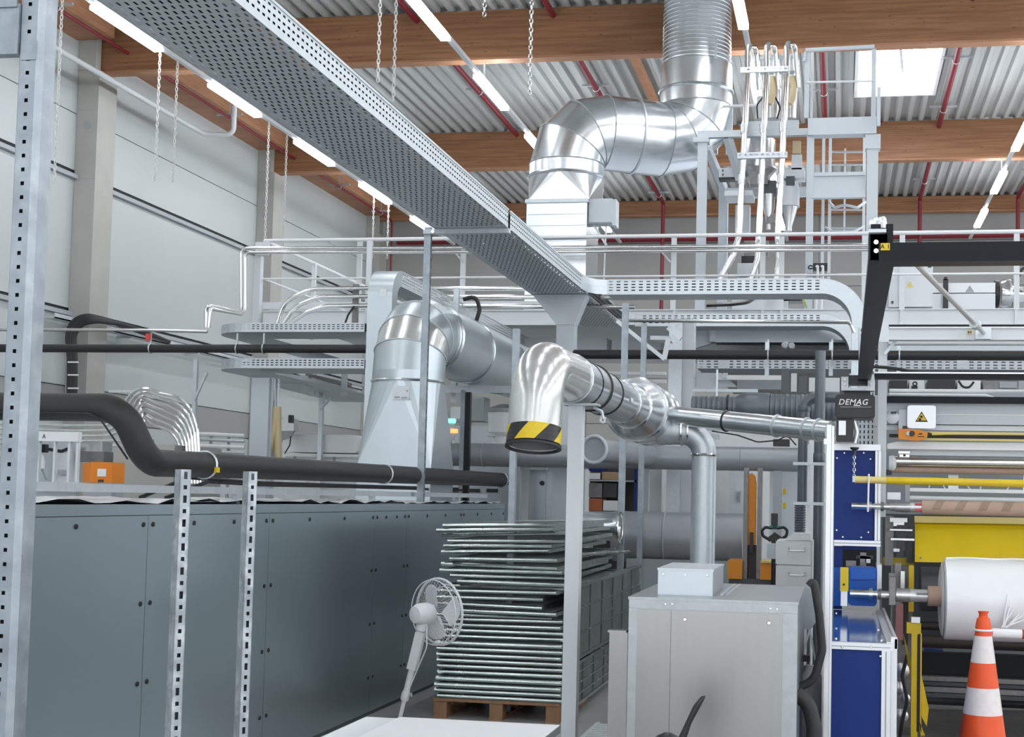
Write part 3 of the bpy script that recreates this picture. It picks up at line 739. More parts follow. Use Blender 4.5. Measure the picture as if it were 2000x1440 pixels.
part('drum', MB().lathe((SX,Ye,SZ), (0,1,0), [(0,SR),(.22,SR+.02),(.55,.23),(.62,.232),(1.0,.232),(1.05,.235),(1.35,.235),(1.36,.001)], 36, False), 'duct', t)
for y in (.23, .56, 1.0, 1.35): part('bead', MB().torus((SX,Ye+y,SZ), (0,1,0), {.23:SR+.024}.get(y,.236), .010, 36, 6), 'chrome', t)
part('sticker', MB().box(SX+SR+.0005, 8.75, SZ-.03, SX+SR+.003, 8.86, SZ+.0), 'label_paper', t)
# thin branch running right, and fat branch bending down
a = W(1316,812,10.35); b = W(1622,843,9.6)
br = part('branch_pipe', MB().cyl(V((SX+.1,10.45,SZ-.02)), a, .075, 20).cyl(a, b, .075, 20, cap=True), 'duct', t)
dv = (b-a).normalized()
for f, m in ((.36,'black_plastic'), (.68,'galv'), (.86,'galv'), (.93,'galv')):
    part('ring_clamp', MB().torus(a.lerp(b,f), dv, .079, .006 if m != 'galv' else .009, 22, 5), m, br)
e0 = W(1285,846,10.35); e1 = W(1376,843,10.35); e2 = W(1372,1105,10.35); e2.x = e1.x; e2.y = 10.35; e1.y = 10.35
db = part('down_pipe', MB().tube([e0, e1, V((e1.x,10.35,.25))], .097, 24, .20, 10), 'galv', t)
for (q, ax) in ((W(1332,843,10.35),(1,0,0)), (W(1345,843,10.35),(1,0,0)), (W(1376,889,10.35),(0,0,1))):
    q = V((q.x,10.35,q.z)); part('ring_clamp', MB().torus(q, ax, .102, .011, 24, 5), 'chrome', db)
# white post carrying the suction duct
p = W(1117,1100,7.42); zt = W(1124,792,7.42).z
t = thing('white_post', 'white square post standing in front of the stacked grilles and carrying the shiny duct', 'post', (p.x, 7.42, 0))
part('shaft', MB().box(p.x-.041, 7.42, .01, p.x+.041, 7.50, zt), 'white_paint', t)
part('base_plate', MB().box(p.x-.09, 7.36, 0, p.x+.09, 7.56, .012), 'white_paint', t)
part('saddle', MB().box(p.x-.07, 7.41, zt, p.x+.13, 7.51, zt+.012).tube([(SX-.145,7.46,zt-.02),(SX-.145,7.46,zt+.03)], .008, 6).tube([(p.x+.10,7.44,zt-.01),(p.x+.15,7.44,zt-.03),(p.x+.16,7.44,zt-.075)], .009, 6, .02), 'galv', t)
part('strap_end', MB().tube([W(1176,810,7.5),W(1172,822,7.5),W(1180,828,7.5),W(1182,815,7.5)], .006, 5, .01), 'plastic_white', t)
# ---- pile of galvanised grille frames on a pallet
PX0, PX1, PY0, PY1 = W(852,1300,9.6).x, W(1098,1300,9.6).x, 9.6, 13.0
t = thing('wooden_pallet', 'wooden pallet under the pile of galvanised grilles', 'pallet', ((PX0+PX1)/2, 10.2, 0))
for k in range(5):
    y = 9.62+k*.24; part('deck_board', MB().box(PX0-.02, y, .122, PX1-.02, y+.17, .144), 'wood_pallet', t)
for k in range(3):
    x = PX0-.02+k*(PX1-PX0-.1)/2
    part('skid', MB().box(x, 9.62, 0, x+.10, 10.75, .022), 'wood_pallet', t)
    for j in range(3): part('block', MB().box(x, 9.63+j*.49, .022, x+.10, 9.75+j*.49, .122), 'wood_pallet', t)
def grille_mesh(w, l, th):
    """flat welded frame: two long side bars, cross bars, thin slats"""
    fr = MB().tube([(0,.014,th/2),(w,.014,th/2)],th/2,8).box(0,l-.03,0,w,l,th).box(0,.03,0,.03,l-.03,th).box(w-.03,.03,0,w,l-.03,th)
    sl = MB(); k = 0; y = .12
    while y < l-.1: sl.box(.03,y,th*.3,w-.03,y+.012,th*.7); y += .12
    for x in (w*.33, w*.66): sl.box(x,.03,th*.1,x+.012,l-.03,th*.3)
    return fr.mesh('frame'), sl.mesh('slats')
rnd = random.Random(11); z = .144; k = 0
W1 = PX1-PX0; meshes = [grille_mesh(W1*s, L, .028) for (s, L) in ((.93,2.2),(.86,2.4),(.97,2.1))]
mesh_low = [grille_mesh(W1, 1.35, .033), grille_mesh(W1*.985, 1.3, .033)]
for fm, sm_ in meshes: fm.materials.append(M['stack_zinc']); sm_.materials.append(M['shaded_zinc'])
for fm, sm_ in mesh_low: fm.materials.append(M['stack_zinc']); sm_.materials.append(M['shaded_zinc'])
zs = 1.65-(1245-970)*9.6/2600
ztop = 1.65-(1034-970)*9.6/2600
count = 0; FR = []
while z < ztop:
    low = z < zs
    fm, sm_ = rnd.choice(mesh_low if low else meshes)
    nm = ('lower' if low else 'upper')
    e = thing('grille_frame', 'galvanised grille frame lying in the neat lower pile on the pallet' if low else 'galvanised grille frame lying in the untidy upper pile beside the white post', 'frame',
              (PX0+rnd.uniform(-.012,.012) if low else PX0+.03+rnd.choice((-.05,-.02,.0,.03,.06,.12)), PY0+rnd.uniform(-.05,.03), z), 'grille frames in the '+nm+' pile')
    e.rotation_euler = (0, rnd.uniform(-.004,.004) if low else rnd.uniform(-.014,.014)-(.03 if z > ztop-.22 else 0), rnd.uniform(-.006,.006) if low else rnd.uniform(-.03,.03))
    FR.append((e, low))
    for nme, me in (('frame', fm), ('slats', sm_)):
        o = bpy.data.objects.new(nme, me); link(o); o.parent = e
    z += .044 if low else rnd.choice((.036,.041,.047)); count += 1
ORD = ['topmost','second','third','fourth','fifth','sixth','seventh','eighth','ninth','tenth','eleventh','twelfth','thirteenth','fourteenth','fifteenth','sixteenth','seventeenth','eighteenth','nineteenth','twentieth','21st','22nd','23rd','24th','25th','26th','27th','28th','29th','30th']
for lw in (True, False):
    fs = [e for (e, l) in FR if l == lw][::-1]
    for i, e in enumerate(fs):
        w0 = ORD[i] + (' from the top' if i else '')
        e['label'] = ('galvanised grille frame in the neat lower pile on the pallet, ' if lw else 'galvanised grille frame in the untidy upper pile, ')+w0
# side lattice panels leaning along the pile
sxp = W(1100,1200,9.6).x+.02
def lattice(x, y0, y1, z0, z1, nh, nv, label, tilt=.0):
    t = thing('mesh_panel', label, 'panel', (x, (y0+y1)/2, z0), 'mesh panels on the side of the pile')
    part('edge_frame', MB().box(x,y0,z0,x+.02,y1,z0+.025).box(x,y0,z1-.025,x+.02,y1,z1).box(x,y0,z0,x+.02,y0+.025,z1).box(x,y1-.025,z0,x+.02,y1,z1), 'stack_zinc', t)
    for i in range(1, nh):
        zz_ = z0+(z1-z0)*i/nh; part('wire', MB().box(x+.004,y0,zz_-.006,x+.016,y1,zz_+.006), 'stack_zinc', t)
    for i in range(1, nv):
        yy_ = y0+(y1-y0)*i/nv; part('wire', MB().box(x+.006,yy_-.008,z0,x+.014,yy_+.008,z1), 'shaded_zinc', t)
    part('filling', MB().box(x-.004,y0+.02,z0+.02,x+.004,y1-.02,z1-.02), 'shaded_zinc', t)  # dark sheet behind the wires, in place of the shade there
zz1 = W(1128,1136,10.2).z
lattice(sxp, 10.0, 13.2, W(1128,1290,10.0).z, zz1, 3, 6, 'upper mesh panel on edge along the right side of the pile')
lattice(sxp-.01, 9.85, 12.2, .06, W(1128,1295,10.0).z, 4, 5, 'lower mesh panel on edge along the right side of the pile')
solo('loose_bar', MB().tube([W(1130,1084,10.2), W(1228,1078,11.2)], .014, 8), 'stack_zinc', 'loose galvanised bar poking out to the right of the pile', 'bar')
# crumpled foil pipe piece lying on the pile
t = thing('duct_piece', 'short shiny round duct piece lying behind the pile of grilles', 'duct', (-1.7, 11.6, .95))
a = W(1130,1028,12.4); b = W(1210,1030,12.4)
part('body', MB().lathe(a, (b-a), [(0,.13),(.05,.135),(.3,.13),(.38,.15)], 24, False), 'duct', t)
part('rim', MB().torus(b, (b-a), .15, .012, 24, 6), 'chrome', t)
part('stand', MB().box(a.x+.1,12.38,0,a.x+.14,12.42,a.z-.13), 'galv', t)
# floor grating beside the pile
gx0, gx1 = -1.72, -1.05
t = thing('floor_grating', 'pale slotted floor grating beside the white post', 'grating', ((gx0+gx1)/2, 8.6, 0))
part('frame', MB().box(gx0,7.9,0,gx0+.03,9.6,.03).box(gx1-.03,7.9,0,gx1,9.6,.03), 'white_paint', t)
for i in range(24):
    y = 7.9+i*.07; part('bar', MB().box(gx0+.03,y,.005,gx1-.03,y+.035,.03), 'white_paint', t)
# ---- standing fan
fc = W(858,1195,8.0)
t = thing('standing_fan', 'pale grey standing fan leaning behind the white table', 'fan', (W(775,1440,8.0).x, 8.0, 0))
ax = V((.50,.86,.05)).normalized()         # blows away to the right
part('guard_ring', MB().torus(fc, ax, .205, .008, 36, 6).torus(fc-ax*.05, ax, .20, .004, 36, 5).torus(fc+ax*.05, ax, .15, .003, 30, 4), 'fan_grey', t)
uu = ax.orthogonal().normalized(); ww = ax.cross(uu)
mb = MB()
for k in range(44):
    a_ = 2*math.pi*k/44; r = uu*math.cos(a_)+ww*math.sin(a_)
    mb.tube([fc-ax*.09+r*.05, fc-ax*.075+r*.13, fc-ax*.03+r*.19, fc+r*.205], .0012, 3)
    mb.tube([fc+ax*.08+r*.04, fc+ax*.065+r*.14, fc+ax*.02+r*.195, fc+r*.205], .0012, 3)
part('guard_wires', mb, 'fan_grey', t, kind='stuff')
for k in range(3):
    a_ = 2*math.pi*k/3+.5; mb = MB(); N = 8; pts = []
    for i in range(N):
        an = a_+(-.55+1.3*i/(N-1)); rr = .185*(.80+.20*math.sin(math.pi*i/(N-1)))
        pts.append(fc + (uu*math.cos(an)+ww*math.sin(an))*rr + ax*(.025-.05*i/(N-1)))
    root = [fc + (uu*math.cos(a_+.2)+ww*math.sin(a_+.2))*.03 - ax*.008, fc + (uu*math.cos(a_-.2)+ww*math.sin(a_-.2))*.03 + ax*.008]
    part('blade', MB().prism(pts+root, ax*.003), 'fan_grey', t)
mc = fc-ax*.14
part('motor_housing', MB().lathe(mc-ax*.07, ax, [(0,.02),(.008,.05),(.04,.066),(.10,.068),(.14,.055),(.15,.03)], 24), 'fan_grey', t)
nk = mc+V((0,0,-.075)); base = W(768,1440,8.0); base.z = 0.02; foot = V((W(783,1395,8.0).x-.06, 8.0, .02))
part('neck', MB().lathe(mc+V((0,0,-.05)), V((-.2,0,-1)), [(0,.035),(.05,.032),(.06,.02),(.10,.018)], 16), 'fan_grey', t)
n0 = mc+V((-.01,0,-.13)); dn = (foot-n0).normalized()
part('control_box', MB().obox(n0-dn*.02, n0+dn*.22, .055, .05, (0,1,0)), 'fan_grey', t)
part('pole', MB().cyl(n0+dn*.2, n0+dn*.38, .020, 14).cyl(n0+dn*.38, foot, .013, 14).lathe(n0+dn*.36, dn, [(0,.02),(.02,.026),(.06,.026),(.07,.018)], 14).lathe(n0+dn*.60, dn, [(0,.014),(.02,.026),(.07,.026),(.09,.014)], 14), 'fan_grey', t)
part('knob', MB().lathe(n0+dn*.39+V((.02,0,0)), (1,0,0), [(0,.008),(.02,.014)], 10), 'grey_mid', t)
part('base', MB().lathe((foot.x,foot.y,0), (0,0,1), [(0,.2),(.02,.2),(.03,.17),(.035,.03)], 28), 'fan_grey', t)
part('cable', MB().tube([mc+V((.03,0,-.05)), mc+V((.04,-.02,-.2)), n0+dn*.25+V((.03,0,0)), n0+dn*.38+V((.01,0,0))], .004, 5, .05), 'fan_grey', t)
# ---- white table in the foreground
tz = .74
A = WZ(716,1397,tz); B = WZ(1092,1417,tz); S = WZ(781,1400,tz)
yb = (A.y+B.y)/2; x0, xm, x1 = A.x, S.x, B.x
t = thing('white_table', 'white table top at the bottom edge in front of the fan', 'table', ((x0+x1)/2, yb-.6, 0))
part('top', MB().box(xm+.002, yb-1.3, tz-.03, x1, yb, tz), 'white_bright', t)
part('side_leaf', MB().box(x0, yb-1.3, tz-.034, xm-.002, yb, tz-.006), 'white_paint', t, 'greyer narrow side leaf')
part('edge_band', MB().box(x1, yb-1.3, tz-.03, x1+.006, yb, tz-.003), 'grey_dark', t)
for (xx, yy) in ((x0+.03,yb-.05),(x1-.07,yb-.05),(x0+.03,yb-1.27),(x1-.07,yb-1.27)): part('leg', MB().box(xx,yy-.04,0,xx+.04,yy,tz-.034), 'grey_mid', t)
# ---- galvanised machine box
BY = 6.5
bl = W(1226,1300,BY).x; brx = W(1556,1300,BY).x; bt = W(1390,1171,BY).z; BD = 1.28
t = thing('machine_box', 'galvanised sheet steel machine box with a smaller box on top', 'machine', ((bl+brx)/2, BY+.6, 0))
part('body', MB().box(bl+.004, BY+.006, .12, brx-.004, BY+BD-.004, bt-.012), 'zinc_box', t)
f = .032
part('lid', MB().box(bl-.004, BY-.004, bt-.012, brx+.006, BY+BD, bt), 'zinc_frame', t)
part('top_rail', MB().box(bl, BY, bt-.055, brx, BY+.006, bt-.0125), 'zinc_frame', t)
part('corner_post', MB().box(bl, BY, .1, bl+.05, BY+.006, bt-.056), 'zinc_frame', t)
part('corner_post', MB().box(brx-.085, BY, .1, brx, BY+.006, bt-.056).box(brx, BY, .1, brx+.002, BY+BD, bt-.012), 'zinc_frame', t)
dx0, dx1 = W(1238,1300,BY).x, W(1528,1300,BY).x; mid = W(1309,1300,BY).x
part('front_door', MB().box(dx0+.012, BY-.003, .14, mid-.001, BY+.005, bt-.06), 'zinc_box', t)
part('front_door', MB().box(mid+.002, BY-.003, .14, dx1, BY+.005, bt-.06), 'zinc_box', t)
for (px, py) in ((1338,1210),(1502,1217)):
    q = W(px,py,BY); part('screw', MB().lathe((q.x,BY-.010,q.z), (0,1,0), [(0,.008),(.007,.011)], 10), 'chrome', t)
for (px, py) in ((1300,1180),(1313,1180),(1505,1189),(1518,1190)):
    q = W(px,py,BY); part('rivet', MB().lathe((q.x,BY-.004,q.z), (0,1,0), [(0,.005),(.004,.007)], 8), 'chrome', t)
# small box on the lid
cl = WZ(1285,1150,bt); cr = WZ(1392,1166,bt)
sy = W(1300,1166,BY+.22).y; sx0 = W(1285,1140,sy).x; sx1 = W(1392,1140,sy).x; sh = W(1340,1111,sy).z
sb = part('junction_box', MB().box(sx0, sy, bt, sx1, sy+.62, sh-.012), 'duct_grey', t)
part('box_lid', MB().box(sx0-.004, sy-.004, sh-.012, sx1+.004, sy+.624, sh), 'galv', sb)
for f_ in (.1,.5,.9): part('screw', MB().lathe((sx0+(sx1-sx0)*f_, sy-.009, sh-.03), (0,1,0), [(0,.005),(.008,.008)], 8), 'chrome', sb)
part('gasket_strip', MB().box(sx1+.03, sy+.1, bt, sx1+.045, BY+BD-.05, bt+.004).box(sx1+.06, sy+.1, bt, sx1+.07, BY+BD-.05, bt+.004), 'galv', t)
solo('side_plate', MB().pbox(1187,1236,1223,1560,6.75,.01).pbox(1187,1232,1223,1236,6.75,.08), 'zinc_box', 'plain grey sheet metal plate leaning left of the machine box', 'plate')
# black curved leaf and dome at the bottom edge
q = W(1303,1452,5.6); t = thing('black_fan_wheel', 'black rounded wheel with a curved blade at the bottom edge', 'wheel', (q.x, 5.6, 0))
part('dome', MB().lathe((q.x,5.6,q.z-.10), (0,0,1), [(-.05,.085),(.06,.082),(.10,.07),(.13,.045),(.145,.012)], 24), 'black_plastic', t)
part('blade', MB().ring_sweep([W(1330,1450,5.55), W(1345,1412,5.55), W(1360,1382,5.55), W(1372,1364,5.55), W(1377,1360,5.55)], [.018,.012,.014,.010,.003], 10), 'black_plastic', t)
part('stand', MB().cyl((q.x,5.6,0), (q.x,5.6,q.z-.14), .03, 12), 'black_plastic', t)
# black hose loop right of the machine box
hs = lambda x, y, Y=6.9: W(x, y, Y)
solo('black_hose', MB().tube([hs(1556,1345), hs(1590,1330), hs(1606,1270), hs(1600,1200), hs(1592,1150), hs(1588,1135), hs(1580,1145)], .022, 10, .12, 6), 'black_rubber', 'thick black hose looping up beside the machine box', 'hose')
solo('black_hose', MB().tube([hs(1555,1355,6.7), hs(1580,1375,6.7), hs(1590,1420,6.7), hs(1588,1520,6.7)], .038, 12, .1, 6), 'black_rubber', 'fat black hose leaving the machine box near the floor', 'hose')
# ================================================================== platform, tower, bent duct
PY = 17.8
def ln(px, py, Y=PY): return W(px, py, Y)
# ---- platform: fascia beams, deck, handrails, posts
dz0 = W(1700,632,PY).z; dz1 = W(1700,603,PY).z; xl = W(512,620,PY).x; xr = 6.5
t = thing('platform', 'white steel platform with handrails carrying the extruder', 'platform', (-1, 19, 0))
part('deck', MB().box(xl, PY+.1, dz1-.05, xr, 24.5, dz1-.02), 'grey_paint', t)
part('fascia_beam', MB().box(xl, PY+.03, dz0, xr, PY+.045, dz1).box(xl, PY, dz1-.015, xr, PY+.1, dz1).box(xl, PY, dz0-.015, xr, PY+.1, dz0), 'white_paint', t)
for px in (1317, 1489, 1526, 1761, 1985):
    x = W(px, 610, PY).x; part('stiffener', MB().box(x-.02, PY+.005, dz0, x+.02, PY+.03, dz1), 'white_paint', t)
zr = W(1200,462,PY).z; zm = W(1200,540,PY).z
part('top_rail', MB().tube([(xl,PY,zr),(xr,PY,zr)], .026, 10), 'white_bright', t)
part('mid_rail', MB().tube([(xl,PY,zm),(xr,PY,zm)], .015, 8), 'white_bright', t)
part('toe_board', MB().box(xl, PY-.004, dz1+.02, W(1180,600,PY).x, PY, dz1+.12), 'white_paint', t)
for px in (700, 903, 1315, 1489, 1526, 1690, 1762, 1986):
    x = W(px, 540, PY).x; part('rail_post', MB().box(x-.035, PY+.005, dz1, x+.035, PY+.045, zr-.01), 'white_paint', t)
x = W(503,540,PY).x
part('end_post', MB().box(x-.05, PY-.02, dz0, x+.05, PY+.08, W(503,500,PY).z), 'white_paint', t)
part('end_plate', MB().box(x-.03, PY-.05, W(510,500,PY).z, x+.18, PY-.03, W(510,474,PY).z), 'white_paint', t)
# side handrail towards the back
part('side_rail', MB().tube([(xl,PY,zr),(xl,24.4,zr)], .026, 8).tube([(xl,PY,zm),(xl,24.4,zm)], .015, 8), 'white_bright', t)
for y in (19.6, 21.4, 23.2): part('rail_post', MB().box(xl-.03, y, dz0, xl+.03, y+.06, zr), 'white_paint', t)
for px in (905, 1310, 1100):     # small stays behind the pipes
    a = W(px-18, 492, PY); b = W(px, 512, PY); part('stay', MB().obox(a, b, .03, .02), 'galv', t)
# beams and plates under the deck
Yu = 17.68
part('under_beam', MB().pbox(1396, 640, 1722, 666, Yu, .06).pbox(1396, 664, 1722, 669, Yu-.1, .3), 'grey_paint', t)
a = W(1395,668,Yu); b = W(1356,681,Yu)
part('haunch', MB().prism([W(1396,640,Yu), W(1396,669,Yu), W(1352,682,Yu), W(1352,640,Yu)], (0,.06,0)), 'grey_paint', t)
part('under_stiffener', MB().pbox(1386, 622, 1397, 668, Yu-.06, .06), 'white_paint', t)
part('under_deck_shade', MB().box(W(1355,690,17.3).x, 17.3, W(1600,690,17.3).z, 6, 24, W(1600,690,17.3).z+.03), 'grey_dark', t)  # dark sheet put in to deepen the shade below the deck
part('under_beam', MB().pbox(1735, 668, 2300, 692, 16.2, .3), 'grey_paint', t)
part('lower_plate', MB().pbox(940, 660, 1185, 686, 18.6, .2).pbox(1195, 662, 1290, 684, 18.6, .2), 'white_paint', t)
for (p0, p1, Y, m) in ((1300,1326,15.2,'galv'), (1326,1349,15.3,'white_paint'), (1265,1288,15.4,'white_paint')):
    top = 622 if p0 != 1265 else 862
    part('column', MB().pbox(p0, top, p1, 1420, Y, .2), m, t)
for (px, w, y0, Y) in ((1213,12,592,12.6), (1250,10,632,13.2), (998,12,642,9.9)):
    mb = MB().pbox(px-w/2, y0, px+w/2, 1385, Y, .05); mb2 = mb
    solo('steel_pole', MB().box(mb.v[0][0], Y, 0, mb.v[1][0], Y+.05, mb.v[4][2]), 'galv_rack',
         {1213:'slim galvanised pole left of the wide drum duct', 1250:'slim galvanised pole behind the wide drum duct', 998:'slim galvanised pole left of the striped duct mouth'}[px], 'post', 'slim galvanised poles')
# folded strut frame hanging at the front
Yf = 13.6
t = thing('bracket_frame', 'bent galvanised bracket with a diagonal arm under the lower branch tray', 'bracket', (W(1250,660,Yf).x, Yf, W(1250,690,Yf).z))
part('pipe', MB().tube([W(1200,626,Yf), W(1660,630,Yf), W(1668,650,Yf)], .018, 8, .05), 'chrome', t)
part('arm', MB().obox(W(1205,627,Yf), W(1298,702,Yf), .04, .04), 'galv', t)
part('tie', MB().obox(W(1297,702,Yf), W(1306,660,Yf), .03, .05), 'white_paint', t)
part('arm', MB().obox(W(1305,640,Yf+.2), W(1330,662,Yf+.2), .06, .05), 'galv', t)
part('plate', MB().pbox(1270, 656, 1308, 664, Yf+.25, .3), 'white_paint', t)
# ---- twin chrome pipes along the handrail and the drop at the left
def pipes(name, pts, r, m, label, bend=.08, Y=17.5):
    return solo(name, MB().tube([W(*p[:2], p[2] if len(p) > 2 else Y) for p in pts], r, 10, bend), m, label, 'pipe', 'chrome conveying pipes')
pipes('chrome_pipe', [(1702,480), (1000,484), (480,485), (470,492), (471,606), (472,610,17.4), (408,597,16.2), (402,603,16.2), (402,640,16.2)], .024, 'chrome', 'upper chrome pipe along the handrail turning down at its left end')
pipes('chrome_pipe', [(1702,488), (1000,492), (486,493), (478,500), (478,606), (470,614,17.3), (410,603,16.1), (407,640,16.1)], .024, 'chrome', 'lower chrome pipe along the handrail turning down at its left end')
for i, (y, x0, yb, word) in enumerate(((563,541,628,'top'), (579,553,628,'middle'), (597,566,628,'bottom'))):
    pipes('conveying_pipe', [(x0,yb+4,15.4), (x0+14+8*i,y+26-6*i,15.4), (x0+70,y+1,15.4), (720,y,15.4), (1130,y+2,15.4), (1240,y+3,15.4)], .027, 'chrome', 'chrome conveying pipe behind the arched duct, %s of three' % word, .5)
t = thing('pipe_clamp_post', 'dark clamp post holding the three conveying pipes', 'post', (W(693,620,15.5).x, 15.5, W(693,632,15.5).z))
part('post', MB().pbox(688, 555, 698, 636, 15.5, .05), 'steel_dark', t)
part('cable', MB().tube([W(692,598,15.3), W(680,615,15.3), W(674,632,15.3)], .012, 6, .1), 'black_rubber', t)
part('column', MB().pbox(714, 470, 722, 640, 16.3, .06), 'white_paint', t)
# ---- bent galvanised duct going up to the roof
LY, LR = 18.35, .535
lx = W(1107,330,LY).x; ux = W(1361,110,19.35).x; UY = 19.35
t = thing('bent_duct', 'large shiny galvanised duct with a double bend rising to the roof', 'duct', (lx, LY, dz1))
zb0 = W(1088,392,LY-.5).z; zt0 = W(1107,350,LY).z; z_up = W(1107,324,LY).z
bx0 = W(1028,430,LY-.5).x; bx1 = W(1146,430,LY-.5).x; hw = (bx1-bx0)/2; bxc = (bx0+bx1)/2
part('square_box', MB().box(bx0, LY-.5, dz1, bx1, LY+.4, zb0), 'duct', t)
for (a_, b_) in ((402,418), (430,440), (452,470), (482,500)):
    part('louvre', MB().pbox(1030, a_, 1144, b_, LY-.52, .02), 'duct', t)
part('collar', MB().box(bx0-.02, LY-.53, zb0-.03, bx1+.02, LY+.42, zb0+.02), 'galv', t)
part('transition', square_round(MB(), lx, LY, zb0+.02, zt0, hw, .5, LR), 'duct', t)
part('lower_ring', MB().cyl((lx,LY,zt0), (lx,LY,z_up), LR, 36, cap=False), 'duct', t)
part('bead', MB().torus((lx,LY,zt0), (0,0,1), LR+.006, .022, 40, 6), 'duct', t)
dh = V((ux-lx, UY-LY, 0)); L = dh.length; dh.normalize()
rb = .54
segs, rings = elbow((lx,LY,z_up), (0,0,1), dh, rb, LR, 3, 36)
for s in segs: part('elbow_segment', s, 'duct', t)
for (p, d) in rings: part('seam', MB().torus(p, d, LR+.002, .008, 40, 5), 'grey_mid', t)
p1 = rings[-1][0]; p2 = p1 + dh*max(.05, L-2*rb)
part('straight', MB().cyl(p1, p2, LR, 36, cap=False), 'duct', t)
part('flange', MB().torus(p1.lerp(p2,.5), dh, LR+.006, .02, 40, 6), 'galv', t)
UR = .50
segs, rings = elbow(p2, dh, (0,0,1), rb, LR, 3, 36)
for s in segs: part('elbow_segment', s, 'duct', t)
for (p, d) in rings: part('seam', MB().torus(p, d, LR+.002, .008, 40, 5), 'grey_mid', t)
pu = rings[-1][0]
part('upper_ring', MB().lathe(pu, (0,0,1), [(0,LR),(.62,LR-.01),(.64,UR)], 36, False), 'duct', t)
part('bead', MB().torus(pu+V((0,0,.22)), (0,0,1), LR+.008, .022, 40, 6), 'duct', t)
prof = [(0,UR)]
for k in range(40): prof += [(.01+k*.06,UR),(.02+k*.06,UR+.012),(.03+k*.06,UR)]
part('spiral_pipe', MB().lathe(pu+V((0,0,.64)), (0,0,1), prof, 36, False), 'duct', t)
part('handle', MB().pbox(1396,75,1400,115,18.8,.03), 'grey_mid', t)
t = thing('wall_box', 'light grey control box beside the bent duct', 'box', (W(1175,440,18).x, 17.95, W(1175,440,18).z))
part('body', MB().pbox(1148, 388, 1196, 436, 17.95, .25), 'grey_paint', t)
part('lid', MB().pbox(1150, 390, 1194, 434, 17.93, .02), 'grey_paint', t)
part('side_lid', MB().pbox(1196, 389, 1203, 440, 17.98, .25), 'grey_paint', t)
part('bracket', MB().obox(W(1160,440,18.1), W(1185,480,18.1), .03, .03).obox(W(1184,438,18.1), W(1179,560,18.1), .02, .02), 'galv', t)
# ---- tower frame
TY = 18.3
t = thing('steel_tower', 'tall light grey steel tower frame standing on the platform', 'frame', (W(1540,600,TY).x, TY+.6, dz1))
def pb(name, x0, y0, x1, y1, Y, d, m='grey_paint'): return part(name, MB().pbox(x0,y0,x1,y1,Y,d), m, t)
pb('post', 1360, 275, 1378, 604, TY, .12); pb('post', 1692, 268, 1714, 604, TY, .14)
pb('post_head', 1354, 268, 1384, 277, TY-.03, .2); pb('post_head', 1690, 262, 1720, 290, TY-.02, .18)
pb('post', 1392, 205, 1402, 300, TY+1.2, .08); pb('post', 1418, 205, 1430, 300, TY+1.0, .08)
pb('post', 1402, 366, 1420, 604, TY+1.0, .12)
pb('cross_beam', 1362, 253, 1582, 266, TY+.02, .1); pb('cross_beam', 1448, 236, 1560, 252, TY+.05, .1)
pb('cross_beam', 1578, 229, 1712, 252, TY+.01, .12); pb('cross_beam_lip', 1578, 252, 1712, 262, TY-.04, .2)
pb('cross_beam', 1420, 366, 1582, 384, TY+.9, .1); pb('post', 1574, 262, 1588, 604, TY+.02, .1)
pb('step_panel', 1586, 343, 1690, 376, TY+.05, .04); pb('step_panel', 1590, 336, 1690, 343, TY+.02, .5)
pb('step_panel', 1586, 376, 1690, 386, TY+.0, .1)
part('brace', MB().obox(W(1382,290,TY+.3), W(1414,368,TY+.9), .09, .1), 'grey_paint', t)
part('brace', MB().obox(W(1421,268,TY+.1), W(1446,350,TY+.4), .09, .12), 'grey_paint', t)
part('rail', MB().tube([W(1408,208,TY+.8), W(1480,206,TY+.8)], .022, 8), 'white_paint', t)
part('guard_post', MB().pbox(1571, 100, 1580, 230, TY+.02, .05), 'grey_paint', t); part('guard_post', MB().pbox(1583,102,1588,230,TY+.6,.05), 'white_paint', t)
part('guard_post', MB().pbox(1702, 95, 1711, 232, TY+.02, .06), 'grey_paint', t); part('guard_post', MB().pbox(1713, 170, 1720, 245, TY-.1, .06), 'grey_paint', t)
part('guard_top', MB().tube([W(1573,98,TY), W(1708,91,TY)], .03, 8), 'grey_paint', t)
part('guard_mid', MB().tube([W(1576,161,TY), W(1706,158,TY)], .016, 8), 'white_paint', t)
part('guard_wing', MB().obox(W(1573,102,TY), W(1570,120,TY), .05, .03), 'grey_paint', t)
# ladder cage behind
for px in (1604, 1617, 1684): part('ladder_rail', MB().pbox(px, 262, px+6, 604, TY+.9, .04), 'white_paint', t)
part('ladder_rail', MB().pbox(1648, 290, 1652, 450, TY+1.0, .04), 'white_paint', t)
for y in (297, 322, 410, 446): part('rung', MB().tube([W(1618,y,TY+.92), W(1688,y,TY+.92)], .016, 6), 'galv', t)
part('cage_hoop', MB().tube([W(1620,395,TY+.6), W(1630,406,TY+.3), W(1650,400,TY+.2), W(1675,406,TY+.3), W(1690,395,TY+.6)], .02, 6, .1), 'grey_paint', t)
part('cage_hoop', MB().tube([W(1612,444,TY+.6), W(1625,452,TY+.3), W(1670,452,TY+.3), W(1688,442,TY+.6)], .016, 6, .1), 'grey_paint', t)
